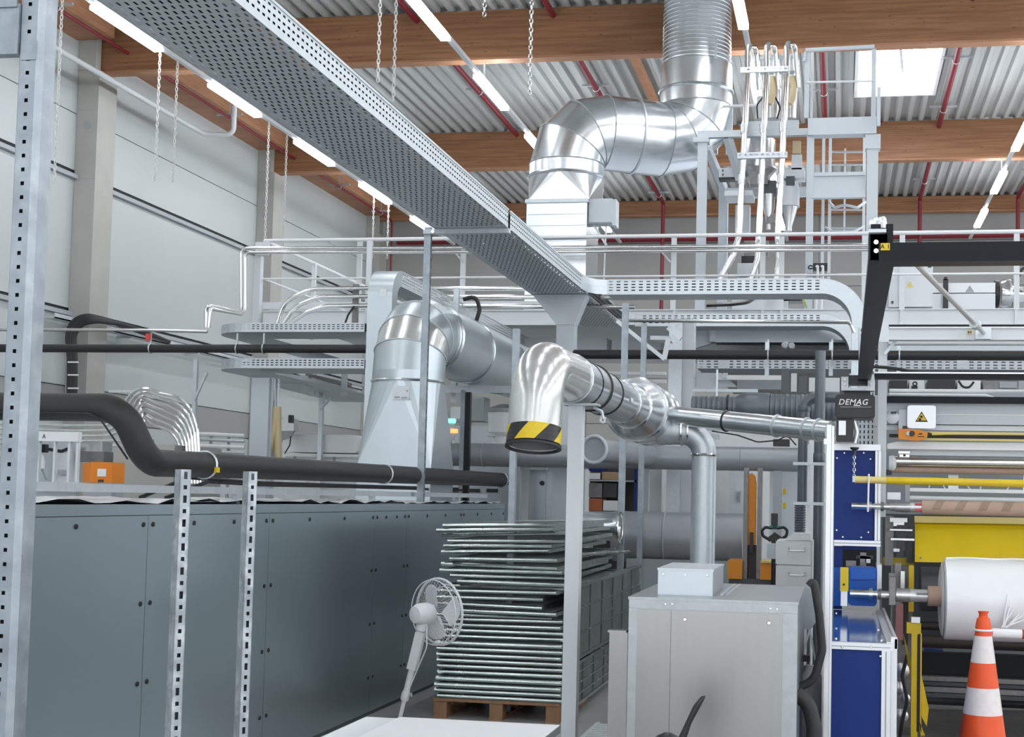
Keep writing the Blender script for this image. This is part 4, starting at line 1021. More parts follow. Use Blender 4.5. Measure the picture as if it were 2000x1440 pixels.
# conveying tubes looped over the tower
legs = [(1443,462,1461,97), (1482,462,1498,94), (1519,462,1537,91)]
words = ('left', 'middle', 'right')
for i, (xb, yb, xt, yt) in enumerate(legs):
    Y = TY-.25
    t = thing('looped_tube', 'chrome tube looped over the top of the tower, %s of three' % words[i], 'tube', (W(xb,yb,Y).x, Y, W(xb,yb,Y).z), 'looped chrome tubes on the tower')
    low = [(1405,548), (1465,548), (1516,548)][i]; mid = [(1432,500), (1480,505), (1521,510)][i]
    part('tube', MB().tube([W(low[0],low[1],Y), W(mid[0],mid[1],Y), W(xb,yb,Y), W(xt-1,yt+60,Y), W(xt,yt-6,Y), W(xt+15,yt-6,Y+.35), W(xt+22,yt+80,Y+.5)], .042, 12, .12, 8), 'chrome', t)
    for (f) in (.28, .55): part('coupling', MB().cyl(W(xb+(xt-xb)*f, yb+(yt-yb)*f, Y), W(xb+(xt-xb)*f, yb+(yt-yb)*f-18, Y), .05, 12), 'steel', t)
def perfbar(x0, x1, y0, y1, label):
    Y = TY-.32; a = W(x0,(y0+y1)/2,Y); b = W(x1,(y0+y1)/2,Y); z0 = W((x0+x1)/2,y1,Y).z; z1 = W((x0+x1)/2,y0,Y).z
    solo('perforated_bar', MB().perf((a.x,Y,z0), (b.x-a.x,0,0), (0,0,z1-z0), 9, 1, .5, .45).box(a.x,Y+.04,z0,b.x,Y+.045,z1).box(a.x,Y,z0-.01,b.x,Y+.05,z0), 'galv', label, 'bar', 'perforated clamp bars')
perfbar(1446,1540,130,139,'upper perforated bar clamping the looped tubes'); perfbar(1440,1538,297,307,'lower perforated bar clamping the looped tubes')
solo('stay_rods', MB().tube([W(1472,115,TY+.3), W(1556,112,TY+.3)], .025, 8).tube([W(1474,143,TY+.35), W(1560,141,TY+.35)], .025, 8), 'galv', 'grey cross rods behind the looped tubes', 'rods', None, 'stuff')
# hoppers and feeders inside the tower
t = thing('material_hopper', 'grey conical hopper hanging in the tower behind the left tubes', 'hopper', (W(1480,380,TY+.5).x, TY+.5, W(1480,385,TY+.5).z))
c = W(1482,275,TY+.5)
part('body', MB().lathe(c, (0,0,-1), [(0,.24),(.38,.24),(.42,.26),(.62,.12),(.66,.12)], 24), 'steel', t)
part('feeder_leg', MB().pbox(1465, 330, 1500, 360, TY+.3, .2), 'steel_dark', t)
part('support_plate', MB().pbox(1415, 372, 1470, 382, TY+.2, .5), 'white_paint', t)
t = thing('material_hopper', 'clear cone hopper with a pale collar in the tower, right of the tubes', 'hopper', (W(1542,450,TY+.4).x, TY+.4, W(1542,450,TY+.4).z))
c = W(1541,372,TY+.4)
part('collar', MB().lathe(c, (0,0,-1), [(-.14,.06),(-.1,.13),(0,.15),(.22,.15),(.24,.16)], 20), 'white_paint', t)
part('cone', MB().lathe(c+V((0,0,-.24)), (0,0,-1), [(0,.13),(.28,.05),(.34,.05)], 20), 'steel', t)
part('bracket', MB().pbox(1528, 328, 1572, 348, TY+.3, .25), 'white_paint', t); part('valve', MB().pbox(1535,344,1552,362,TY+.25,.2), 'grey_dark', t)
t = thing('material_hopper', 'slim clear hopper between the middle and right tubes', 'hopper', (W(1502,440,TY+.4).x, TY+.4, W(1502,440,TY+.4).z))
part('body', MB().lathe(W(1502,380,TY+.4), (0,0,-1), [(0,.08),(.2,.08),(.42,.03),(.5,.03)], 16), 'steel', t)
part('head', MB().pbox(1492,352,1516,380,TY+.35,.2), 'grey_dark', t); part('valve', MB().pbox(1497,418,1516,436,TY+.35,.12), 'steel_dark', t)
t = thing('vacuum_receiver', 'steel vacuum receivers with wiring at the top of the tower', 'receiver', (W(1510,230,TY+.4).x, TY+.4, W(1510,236,TY+.4).z))
part('canister', MB().cyl(W(1512,232,TY+.5), W(1514,165,TY+.5), .085, 16), 'steel', t); part('canister', MB().cyl(W(1545,232,TY+.5), W(1547,165,TY+.5), .075, 16), 'steel', t)
part('canister', MB().cyl(W(1484,232,TY+.6), W(1488,190,TY+.6), .07, 16), 'white_paint', t)
for px in (1506, 1546): part('tan_hose', MB().tube([W(px,150,TY+.2), W(px+4,170,TY+.2), W(px+2,192,TY+.2), W(px-4,203,TY+.2)], .045, 10, .2), 'tan_hose', t)
part('wiring', MB().tube([W(1494,185,TY+.3), W(1478,205,TY+.3), W(1480,232,TY+.3)], .012, 5, .1).tube([W(1514,190,TY+.3), W(1524,210,TY+.3), W(1518,232,TY+.3)], .012, 5, .1), 'black_rubber', t)
solo('tower_cabinet', MB().pbox(1436, 400, 1464, 452, TY+.7, .2), 'white_paint', 'small white cabinet low in the tower behind the left tube', 'cabinet')
t = thing('load_cell', 'beige bracket blocks beside the hopper in the tower', 'bracket', (W(1555,320,TY+.3).x, TY+.3, W(1555,330,TY+.3).z))
part('block', MB().pbox(1546, 302, 1566, 331, TY+.3, .1), 'white_paint', t); part('block', MB().pbox(1548, 275, 1564, 300, TY+.3, .1), 'tan_hose', t)
t = thing('sign_box', 'white box with two dark holes and a black base at the tower left side', 'box', (W(1420,345,TY+.5).x, TY+.5, W(1420,350,TY+.5).z))
part('body', MB().pbox(1404, 328, 1440, 346, TY+.5, .12), 'white_paint', t); part('base', MB().pbox(1404,346,1438,351,TY+.48,.15), 'black_plastic', t)
for py in (331, 339): part('hole', MB().pbox(1410,py,1413,py+4,TY+.49,.01), 'grey_dark', t)
# ---- equipment standing on the platform
t = thing('extruder_barrel', 'long white extruder barrel with a black cable and steel flange on the platform', 'machine', (W(1850,600,18.4).x, 18.5, dz1))
part('housing', MB().pbox(1715, 553, 1944, 572, 18.4, .5), 'white_bright', t); part('housing', MB().pbox(1715, 574, 1944, 603, 18.35, .6), 'white_paint', t)
part('black_strap', MB().pbox(1842, 545, 1852, 603, 18.3, .03), 'black_plastic', t); part('strap_tip', MB().pbox(1844, 541, 1850, 547, 18.3, .03), 'black_plastic', t)
cb = W(1955,575,18.6)
part('head', MB().lathe(W(1942,575,18.6), (1,0,0), [(0,.19),(.05,.19),(.06,.16)], 24), 'black_plastic', t)
part('flange', MB().lathe(W(1947,575,18.6), (1,0,0), [(.05,.17),(.12,.2),(.18,.2),(.19,.12),(.35,.1)], 24), 'chrome', t)
part('gearbox', MB().pbox(1960, 545, 1990, 603, 18.7, .5), 'steel_dark', t)
part('cables', MB().tube([W(1990,540,18.3), W(1998,520,18.3), W(2010,530,18.3), W(2012,560,18.3)], .02, 6, .1), 'black_rubber', t)
q = W(1894,565,18.4)
part('warning_mark', MB().prism([(q.x-.06,18.395,q.z-.04),(q.x+.06,18.395,q.z-.04),(q.x,18.395,q.z+.05)], (0,.003,0)), 'grey_mid', t)
t = thing('control_cabinet', 'white control cabinet with a small warning triangle on the platform', 'cabinet', (W(1778,600,18.1).x, 18.1, dz1))
part('body', MB().pbox(1736, 519, 1822, 600, 18.1, .35), 'white_paint', t); part('door', MB().pbox(1756, 521, 1821, 599, 18.08, .02), 'white_paint', t)
q = W(1777,556,18.08)
part('warning_mark', MB().prism([(q.x-.045,18.077,q.z-.035),(q.x+.045,18.077,q.z-.035),(q.x,18.077,q.z+.045)], (0,.002,0)), 'yellow_pale', t)
part('mark', MB().pbox(1812,519.5,1819,523,18.076,.003), 'grey_dark', t); part('lock', MB().pbox(1741,588,1745,593,18.09,.01), 'grey_dark', t)
t = thing('screen_changer', 'cluster of white and dark machine blocks on the platform behind the slotted tray', 'machine', (W(1500,600,18.6).x, 18.6, dz1))
for (x0,y0,x1,y1,m) in ((1440,514,1478,540,'white_paint'), (1448,500,1478,514,'black_plastic'), (1440,542,1465,560,'white_bright'), (1480,470,1500,500,'steel_dark'), (1453,470,1476,500,'steel_dark'),
        (1488,560,1512,585,'black_plastic'), (1480,582,1540,604,'white_paint'), (1430,570,1480,604,'white_paint'), (1544,540,1580,560,'white_bright'), (1590,582,1644,604,'white_paint'), (1525,572,1566,588,'black_plastic'), (1578,566,1620,576,'black_plastic')):
    part('block', MB().pbox(x0,y0,x1,y1,18.6,.3), m, t)
part('hose', MB().tube([W(1380,596,17.6), W(1430,594,17.6), W(1462,590,17.6), W(1500,566,17.6)], .03, 8, .3), 'chrome', t)
part('earth_wire', MB().tube([W(1562,575,17.7), W(1572,590,17.7), W(1576,602,17.7)], .012, 5, .05), 'green_wire', t)
t = thing('valve_block', 'black valve block with two white hoses above the slotted tray', 'valve', (W(1602,528,17.9).x, 17.95, W(1602,540,17.9).z))
part('block', MB().pbox(1588, 514, 1616, 528, 17.95, .1), 'black_plastic', t)
for px in (1597, 1607): part('hose', MB().tube([W(px-3,522,17.88), W(px,519,17.88), W(px,540,17.88), W(px-3,604,17.88)], .018, 8, .05), 'plastic_white', t)
part('cable', MB().tube([W(1588,524,17.9), W(1578,526,17.9), W(1580,518,17.9), W(1588,520,17.9)], .01, 5, .03), 'black_rubber', t)
part('bar', MB().pbox(1576,534,1636,539,17.98,.05), 'black_plastic', t)
# chrome sphere cluster on top of the crane post is built with the crane
# ---- black pipe and slotted tray under the platform edge
long_pipe(1120, 2400, 694, 14.6, .052, 'black pipe run under the platform edge at the right', (1500, 1625, 1756))
Y = 15.1
t = thing('under_tray', 'slotted cable tray run hung below the black pipe at the right', 'cable tray', (W(1700,712,Y).x, Y, W(1700,720,Y).z))
xa = W(1362,712,Y).x; xb = 6.0; z0 = W(1650,721,Y).z; z1 = W(1650,704,Y).z
part('side', MB().perf((xa,Y,z0), (xb-xa,0,0), (0,0,z1-z0), int((xb-xa)/.085), 3, .55, .42), 'galv', t)
part('base', MB().box(xa, Y, z0-.003, xb, Y+.5, z0), 'grey_dark', t)
for px in (1414, 1880): part('splice', MB().pbox(px-11, 704, px+11, 720, Y-.004, .003), 'galv', t)
for px in (1498, 1623, 1755): part('hanger', MB().pbox(px-4, 668, px+4, 734, Y-.03, .02), 'galv', t)
solo('grab_knob', MB().lathe(W(1534,676,15.0), (0,-1,0), [(0,.02),(.02,.045),(.06,.045),(.09,.03)], 14).lathe(W(1546,677,15.0), (0,-1,0), [(0,.02),(.02,.04),(.06,.04),(.09,.03)], 14), 'grey_pipe', 'pair of rounded grey pipe caps under the platform beam', 'caps', None, 'stuff')
# ================================================================== crane, blue cabinets, winding machine
# ---- light crane: black beams, diagonal rod, trolley and chain hoist
t = thing('crane_beams', 'black light crane beams meeting at a corner, marked A 1 on yellow', 'crane', (.15, 7, 2.3))
bz = W(1722,507,4.5).z; bx = W(1722,507,4.5).x; bx2 = W(1688,742,8.95).x; bz2 = W(1688,742,8.95).z
w_ = .074
def quad_beam(p, q, w, h):
    mb = MB(); n = 0
    for (c) in (p, q):
        mb.v += [(c[0]-w/2,c[1],c[2]),(c[0]+w/2,c[1],c[2]),(c[0]+w/2,c[1],c[2]+h),(c[0]-w/2,c[1],c[2]+h)]
    for f in ((0,1,2,3),(7,6,5,4),(0,4,5,1),(1,5,6,2),(2,6,7,3),(3,7,4,0)): mb.f.append(f); mb.sm.append(False)
    return mb
part('runway_beam', quad_beam((bx,4.5,bz), (bx2,9.1,bz2), w_, .12), 'black_paint', t)
part('runway_lip', quad_beam((bx,4.5,bz-.006), (bx2,9.1,bz2-.006), w_+.012, .006), 'black_paint', t)
part('cross_beam', MB().pbox(1717,467,3000,503,4.42,.075), 'black_paint', t)
part('cross_lip', MB().pbox(1717,500,3000,506,4.41,.095), 'black_paint', t)
part('end_block', MB().pbox(1697,457,1733,508,4.50,.16), 'black_paint', t)
part('end_cap', MB().pbox(1697,447,1731,454,4.47,.16), 'white_paint', t); part('end_post', MB().pbox(1699,454,1729,459,4.5,.12), 'black_paint', t)
for py in (474, 491):
    q = W(1711,py,4.5); part('bolt', MB().lathe((q.x,4.49,q.z), (0,1,0), [(0,.008),(.01,.011)], 10), 'chrome', t)
cp = part('bolt_cluster', MB().lathe(W(1704,447,4.52), (0,0,1), [(0,.013),(.02,.013),(.03,.008)], 10), 'chrome', t)
for (px, py) in ((1711,447),(1720,447),(1725,446)): part('bolt_head', MB().lathe(W(px,py,4.5+.02*(px%3)), (0,0,1), [(0,.011),(.018,.012),(.034,.010),(.040,.005)], 8), 'chrome', cp)
pl = part('marker_plate', MB().pbox(1720,475,1738,489,4.415,.004), 'yellow', t)
q = W(1729,482,4.414); flat_text('marker_text', 'A 1', .02, (q.x,q.y,q.z), 'ink', pl, True)
for py in (682, 708): 
    f_ = (py-507)/(742-507); Yq = 1/((1-f_)/4.5+f_/8.95); q = W(1690,py,Yq)
    part('orange_tape', quad_beam((bx+(bx2-bx)*(Yq-4.5)/4.45,Yq-.06,q.z-.003), (bx+(bx2-bx)*(Yq-4.5)/4.45,Yq+.06,q.z-.003), w_+.014, .004), 'rust_orange', t)
a = W(1782,508,4.45); b = W(1921,650,8.9)
part('diagonal_rod', MB().ring_sweep([a,b], [.0095,.016], 10), 'steel', t)
m_ = a.lerp(b,.62); part('turnbuckle', MB().ring_sweep([a.lerp(b,.76), a.lerp(b,.82)], [.03,.03], 10), 'galv', t)
part('anchor_plate', MB().pbox(1905,641,1936,662,8.93,.05), 'galv', t)
part('cross_rail', MB().pbox(1708,729,2400,742,8.96,.08), 'black_paint', t); part('cross_rail_edge', MB().pbox(1708,728,2400,731,8.95,.1), 'alu', t)
part('supply_cable', MB().tube([W(1700,716,9.0), W(1730,718,9.0), W(1760,722,9.0), W(1800,730,9.0)], .012, 6, .1), 'black_rubber', t)
t = thing('chain_hoist', 'black electric chain hoist hanging from the crane trolley', 'hoist', (W(1670,800,8.9).x, 8.95, W(1670,860,8.9).z))
part('trolley_plate', MB().pbox(1643,736,1657,762,8.9,.1), 'white_paint', t); part('trolley_plate', MB().pbox(1695,736,1708,762,8.9,.1), 'white_paint', t)
part('trolley_base', MB().pbox(1643,757,1708,763,8.88,.12), 'white_paint', t); part('trolley_wheel', MB().pbox(1657,733,1695,752,8.95,.1), 'black_plastic', t)
for (px, py) in ((1650,742),(1650,751),(1701,742),(1701,751)): q = W(px,py,8.9); part('bolt', MB().lathe((q.x,8.89,q.z), (0,1,0), [(0,.008),(.01,.010)], 8), 'galv', t)
part('suspension', MB().pbox(1648,764,1700,772,8.93,.08), 'black_plastic', t)
def rbox(px0,py0,px1,py1,Y,d,r):
    c0 = W(px0,(py0+py1)/2,Y).x; c1 = W(px1,(py0+py1)/2,Y).x; z1 = W((px0+px1)/2,py0,Y).z; z0 = W((px0+px1)/2,py1,Y).z; pts = []
    for (cx,cz,a0) in ((c1-r,z1-r,0),(c0+r,z1-r,90),(c0+r,z0+r,180),(c1-r,z0+r,270)):
        for k in range(5): a_ = math.radians(a0+k*22.5); pts.append((cx+math.cos(a_)*r,Y,cz+math.sin(a_)*r))
    return MB().prism(pts, (0,d,0))
body = part('housing', rbox(1631,771,1709,818,8.8,.22,.022), 'black_plastic', t)
part('cover', rbox(1634,774,1706,815,8.785,.02,.02), 'black_plastic', body)
q = W(1667,786,8.782); flat_text('brand_lettering', 'DEMAG', .052, (q.x,q.y,q.z), 'print_white', body, True, .22, 1.0)
part('lettering_line', MB().pbox(1667,791.5,1680,793,8.781,.002).pbox(1641,795,1702,795.5,8.781,.002), 'print_white', body)
part('motor', rbox(1633,819,1667,862,8.82,.18,.012), 'black_plastic', t); part('rating_plate', MB().pbox(1638,822,1652,850,8.815,.004), 'alu', t)
part('chain_guide', MB().tube([W(1668,822,8.85), W(1674,845,8.85), W(1669,866,8.85)], .014, 8, .05), 'alu', t)
part('chain_cone', MB().lathe(W(1669,874,8.85), (0,0,-1), [(0,.03),(.012,.028),(.02,.012),(.05,.012)], 12), 'black_plastic', t)
ch = chain_mesh(9, .026, .016, .003).mesh('load_chain'); ch.materials.append(M['chrome'])
o = part('load_chain', ch, 'chrome', t); o.location = W(1668.5,884,8.85) - t.location
part('hook_block', MB().pbox(1665,930,1671,942,8.84,.015), 'galv', t)
# yellow lifting bar under the hoist
a = W(1670,937,8.6); b = W(2500,957,8.6)
t = thing('lifting_bar', 'long yellow round lifting bar hanging from the hoist chain', 'bar', (b.x*.5, 8.6, a.z-.03))
m1 = W(1731,938.5,8.6)
part('tube', MB().cyl(m1, b, .0235, 16), 'yellow', t); part('taped_end', MB().cyl(a, m1, .0225, 16), 'yellow_pale', t)
part('hanger_rod', MB().tube([W(1697,926,8.57), W(1695,1000,8.57)], .006, 6), 'plastic_white', t)
# ---- white machine uprights and beams behind the crane
t = thing('machine_portal', 'white upright and cross beams of the winding machine portal', 'frame', (W(1725,900,9.2).x, 9.2, 0))
part('upright', MB().pbox(1716,628,1733,745,9.25,.08).pbox(1714,745,1731,1010,9.25,.08), 'white_paint', t)
part('cross_beam', MB().pbox(1735,640,2400,664,9.05,.08), 'white_paint', t); part('cross_beam_cap', MB().pbox(1735,638,2400,641,9.03,.12), 'white_bright', t)
part('end_plate', MB().pbox(1716,627,1736,668,9.03,.02), 'white_paint', t)
part('cross_beam', MB().pbox(1735,667,2400,672,9.3,.12), 'white_bright', t)
part('brace', MB().obox(W(1749,666,9.2), W(1728,692,9.2), .025, .02), 'galv', t)
q = W(1894,649,9.045); pl = part('tag', MB().pbox(1889,645,1899,653,9.045,.003), 'yellow_pale', t); part('tag_mark', MB().pbox(1890.5,647,1893,651,9.043,.002).pbox(1895,647,1897,651,9.043,.002), 'brown_dark', pl)
Y = 9.7
part('vertical_tray', MB().perf((W(1676,842,Y).x,Y,W(1690,870,Y).z), (W(1708,842,Y).x-W(1676,842,Y).x,0,0), (0,0,W(1690,640,Y).z-W(1690,870,Y).z), 4, 22, .3, .6), 'galv', t)
part('dark_slot_backing', MB().pbox(1676,640,1708,870,Y+.06,.01), 'grey_dark', t)  # dark plate added behind the perforation so its slots read dark
# ---- winding machine
Y = 9.45
t = thing('winding_machine', 'film winding machine with stacked rollers and bars at the right edge', 'machine', (2, 9.8, 0))
xe = 2300
def bar(name, y0, y1, m, x0=1737, Y_=Y, d=.06): return part(name, MB().pbox(x0,y0,xe,y1+0.0,Y_,d), m, t)
def roller(name, yc, rpx, m, x0=1737, Y_=Y, n=20):
    a = W(x0,yc,Y_); z = W((x0+2000)/2,yc,Y_).z; return part(name, MB().cyl((a.x,Y_,z),(3.2,Y_,z),rpx*Y_/2600,n), m, t)
part('body', MB().pbox(1722,742,xe,1010,10.6,.6), 'grey_mid', t); part('body', MB().pbox(1722,1010,xe,1385,10.6,.6), 'grey_dark', t)  # backing boxes coloured for the machine's shaded interior, darker below
part('floor_block', MB().box(.4,9.9,0,3.3,10.6,.22), 'steel_dark', t)  # dark low block on the floor under the machine
# motors seen in the gap
for (x0,x1,m) in ((1737,1772,'black_plastic'),(1776,1805,'white_paint'),(1812,1866,'black_plastic'),(1870,1915,'white_bright'),(1920,1990,'steel_dark')):
    part('drive', MB().pbox(x0,743,x1,761,9.9,.3), m, t)
part('drive_loop', MB().tube([W(1872,744,9.85), W(1880,756,9.85), W(1893,758,9.85), W(1902,746,9.85)], .009, 6, .04), 'black_rubber', t)
part('eye_bolt', MB().torus(W(1787,750,9.85), (0,1,0), .014, .006, 14, 6).pbox(1780,754,1792,761,9.86,.02), 'black_plastic', t)
part('pane', MB().pbox(1952,746,1986,758,9.88,.01), 'grey_mid', t)
roller('air_pipe', 764, 3.5, 'white_bright'); a_ = W(1737,772,9.4)
part('air_pipe', MB().tube([W(1737,771,9.42), W(1925,773,9.42), W(1940,778,9.42)], .012, 8, .03), 'white_bright', t)
bar('black_rail', 776, 789, 'black_paint', 1725, 9.35, .06)
bar('box_beam', 791, 831, 'grey_paint', 1727, 9.42, .3)
part('beam_seam', MB().pbox(1828,811,xe,813,9.415,.01), 'white_bright', t)
part('bearing', MB().lathe(W(1743,816,9.40), (0,-1,0), [(0,.045),(.02,.045),(.03,.02)], 18), 'white_paint', t)
part('bearing_window', MB().pbox(1740,804,1751,808,9.36,.01), 'black_plastic', t)
part('end_cover', rbox(1755,800,1773,840,9.38,.05,.012), 'grey_paint', t)
sg = part('warning_sign', rbox(1772,792,1828,837,9.36,.006,.018), 'pink' if False else 'alu', t)
q = W(1800,816,9.357); r = .036
part('sign_triangle', MB().prism([(q.x-r*1.18,q.y,q.z-r*.8),(q.x+r*1.18,q.y,q.z-r*.8),(q.x,q.y,q.z+r*1.2)], (0,.001,0)), 'ink', sg)
r2 = r*.78; part('sign_field', MB().prism([(q.x-r2*1.18,q.y-.001,q.z-r2*.72),(q.x+r2*1.18,q.y-.001,q.z-r2*.72),(q.x,q.y-.001,q.z+r2*1.15)], (0,.001,0)), 'yellow', sg)
part('sign_symbol', MB().lathe((q.x-.001,q.y-.003,q.z+.006), (0,1,0), [(0,.0085),(.001,.0085)], 14).lathe((q.x-.011,q.y-.003,q.z-.012), (0,1,0), [(0,.0085),(.001,.0085)], 14), 'ink', sg)
bar('white_bar', 833, 843, 'white_paint', 1730, 9.44, .05); bar('cream_bar', 846, 850, 'yellow_pale', 1800, 9.3, .02)
bar('dark_gap', 851, 858, 'brown_dark', 1737, 9.55, .03); bar('cream_bar', 859, 863, 'yellow_pale', 1768, 9.3, .02)
part('cover_plate', MB().prism([W(1733,877,9.34), W(1733,867,9.34), W(1752,863,9.34), W(xe,868,9.34), W(xe,884,9.34)][::-1], (0,.04,0)), 'white_bright', t)
part('end_bracket', MB().pbox(1724,863,1731,892,9.32,.05), 'white_bright', t)
bar('grey_bar', 881, 893, 'white_paint', 1754, 9.4, .05)
part('latch', MB().pbox(1755,882,1777,886,9.36,.03).pbox(1757,888,1776,893,9.35,.03), 'chrome', t); part('latch_hole', MB().pbox(1764,888,1769,892,9.345,.01), 'black_plastic', t)
roller('chrome_roller', 903, 9, 'chrome', 1746, 9.4, 28); roller('brass_roller', 918, 7.5, 'cardboard', 1744, 9.45, 24)
bar('grey_bar', 921, 926, 'grey_mid', 1760, 9.5, .03)
part('roller_bearing', MB().lathe(W(1736,905,9.35), (1,0,0), [(0,.05),(.03,.055),(.05,.03)], 16), 'white_paint', t); part('bearing_dark', MB().pbox(1728,918,1742,928,9.36,.05), 'black_plastic', t)
for px in (1862, 2008): part('profile_post', MB().pbox(px-10,928,px+10,958,9.6,.06), 'alu', t)
for (x0,x1) in ((1816,1813),(1840,1849),(1886,1898),(1916,1914),(1972,1966)):
    part('air_hose', MB().tube([W(x0,940,9.55), W(x0+(x1-x0)*.3,950,9.55), W(x1,960,9.55)], .005, 6, .02), 'plastic_white', t)
bar('white_bar', 958, 965, 'white_bright', 1776, 9.42, .05); roller('idler_roller', 975, 4.5, 'white_paint', 1774, 9.45)
bar('dark_gap', 966, 971, 'grey_mid', 1770, 9.55, .03)
part('arm', MB().pbox(1768,945,1777,985,9.38,.04), 'grey_mid', t); part('cylinder', MB().pbox(1733,962,1759,976,9.42,.06), 'alu', t)
# upper shaft with paper core
zc_ = W(1750,990,8.95).z
def shaft(parent, segs, yc, Y_):
    z = W(1740,yc,Y_).z
    for (x0,x1,r,m) in segs: part('shaft_section', MB().cyl((W(x0,yc,Y_).x,Y_,z),(W(x1,yc,Y_).x,Y_,z),r*Y_/2600,18), m, parent)
    return z
sh = thing('core_shaft', 'upper steel shaft with collars carrying a long brown paper core', 'shaft', (1.2, 8.95, zc_-.05))
z = shaft(sh, ((1663,1694,7,'chrome'),(1694,1702,9,'steel'),(1702,1720,6,'chrome'),(1720,1726,9,'steel_dark'),(1726,1738,6.5,'chrome'),(1738,1748,8,'steel'),(1748,1777,10,'steel'),(1777,1800,9.5,'alu')), 990, 8.95)
part('key_slot', MB().pbox(1787,983,1800,986,8.912,.01).pbox(1787,994,1800,998,8.912,.01), 'red_tip', sh)
co = thing('paper_core', 'long brown paper core tube with diagonal seams on the upper shaft', 'tube', (2, 8.95, z-.05))
x0 = W(1800,990,8.95).x; rc = 13.5*8.95/2600
tube_ = part('tube', MB().cyl((x0,8.95,z),(3.2,8.95,z),rc,24), 'cardboard', co)
for k in range(10):     # spiral seam bands
    mb = MB(); n = 12; xs = x0+.06+k*.145
    for j in range(n):
        def P(i, f):
            a_ = math.radians(-200+220*i/n); return (xs+.055*f+i*.007, 8.95+math.cos(a_)*(rc+.0012), z-math.sin(a_)*(rc+.0012))
        mb.quad(P(j,0),P(j+1,0),P(j+1,1),P(j,1), True)
    part('seam_band', mb, 'cardboard_dark', tube_)
# yellow deflector plate
part('deflector', MB().prism([W(1787,1010,9.72), W(1787,1098,9.42), W(xe,1106,9.42), W(xe,1018,9.72)], (0,.01,0)), 'yellow_plate', t, 'big yellow deflector plate')
part('deflector_lip', MB().prism([W(1786,1008,9.73), W(1786,1021,9.66), W(xe,1029,9.66), W(xe,1016,9.73)], (0,-.012,0)), 'yellow_pale', t)
for px in (1790,): part('deflector_bolt', MB().lathe(W(1798,1090,9.42), (0,-1,0), [(0,.008),(.008,.006)], 8), 'steel_dark', t)
# mechanical clutter on the left side frame
for (x0,y0,x1,y1,Y_,m) in ((1729,1008,1745,1105,9.6,'steel_dark'),(1738,1012,1772,1020,9.5,'alu'),(1745,1020,1766,1028,9.55,'steel'),(1738,1034,1782,1037,9.5,'steel'),(1752,1026,1770,1050,9.52,'black_plastic'),
        (1740,1052,1786,1056,9.5,'steel'),(1752,1056,1764,1090,9.45,'black_plastic'),(1772,1012,1785,1100,9.62,'black_plastic'),(1745,1072,1757,1078,9.42,'galv'),(1725,1090,1784,1104,9.7,'yellow'),(1738,1058,1782,1075,9.7,'grey_mid'),
        (1748,1100,1760,1180,9.3,'steel_dark'),(1736,1120,1748,1182,9.25,'steel_dark'),(1759,1116,1767,1150,9.2,'steel'),(1762,1150,1774,1260,9.4,'brown_dark'),(1750,1180,1764,1250,9.3,'pink'),(1775,1105,1785,1195,9.35,'yellow')):
    part('bracket', MB().pbox(x0,y0,x1,y1,Y_,.05), m, t)
part('side_frame', MB().pbox(1742,1100,1782,1420,9.75,.3), 'steel_dark', t)
for (px, py, r) in ((1762,1310,.05),(1755,1345,.045),(1768,1365,.035),(1760,1400,.05)):
    part('gear', MB().lathe(W(px,py,9.3), (0,1,0), [(0,r*.4),(.01,r),(.04,r),(.05,r*.4)], 14), 'steel', t)
part('hose', MB().tube([W(1772,1280,9.2), W(1762,1320,9.2), W(1772,1370,9.2), W(1762,1410,9.2), W(1757,1440,9.2)], .012, 6, .1), 'black_rubber', t)
q = W(1797,1150,9.62); part('nip_roller', MB().cyl((q.x,9.62,q.z),(3.2,9.62,q.z),.155,28), 'grey_dark', t)
q = W(1795,1252,9.5); part('lower_roller', MB().cyl((q.x,9.5,q.z),(3.2,9.5,q.z),.045,20), 'brown_dark', t); q = W(1795,1222,9.6); part('lower_roller', MB().cyl((q.x,9.6,q.z),(3.2,9.6,q.z),.03,16), 'brown_dark', t)
for (y0,y1,m,Y_) in ((1264,1282,'grey_mid',10.3),(1283,1330,'dark_void',10.2),(1331,1340,'steel_dark',10.0),(1343,1349,'grey_dark',9.95),(1352,1362,'steel_dark',9.9),(1365,1372,'grey_dark',9.85)):  # the tall near-black strip stands for the shaded interior, not a bar
    bar('cross_bar', y0, y1, m, 1795, Y_, .08)
part('blue_window', MB().pbox(1805,1266,1842,1280,10.28,.01), 'blue_glass', t)
part('tread_plate', MB().prism([W(1800,1385,9.7), W(1800,1440,8.7), W(xe,1450,8.7), W(xe,1392,9.7)], (0,0,-.02)), 'steel_dark', t)
# yellow swing arm in front of the roll
Y_ = 8.75
arm = thing('swing_arm', 'yellow upright swing arm with a black slot beside the film roll', 'arm', (W(1787,1440,Y_).x, Y_, 0))
part('head', MB().pbox(1771,1217,1799,1238,Y_,.06), 'yellow', arm); part('head_cap', MB().pbox(1780,1206,1797,1217,Y_-.01,.05), 'alu', arm)
part('post', MB().pbox(1779,1238,1792,1600,Y_,.08), 'yellow', arm); part('slot', MB().pbox(1791,1240,1797,1430,Y_-.002,.02), 'dark_void', arm)
part('side_strip', MB().pbox(1796,1238,1800,1430,Y_,.06), 'yellow', arm)
part('web', MB().prism([W(1764,1238,Y_+.1), W(1779,1290,Y_+.1), W(1779,1330,Y_+.1)], (0,.012,0)), 'yellow', arm)
part('web', MB().prism([W(1800,1320,Y_+.05), W(1814,1385,Y_+.05), W(1810,1420,Y_+.05), W(1800,1400,Y_+.05)], (0,.012,0)), 'yellow', arm)
part('web', MB().prism([W(1796,1410,Y_), W(1812,1450,Y_), W(1800,1460,Y_)], (0,.012,0)), 'yellow', arm)
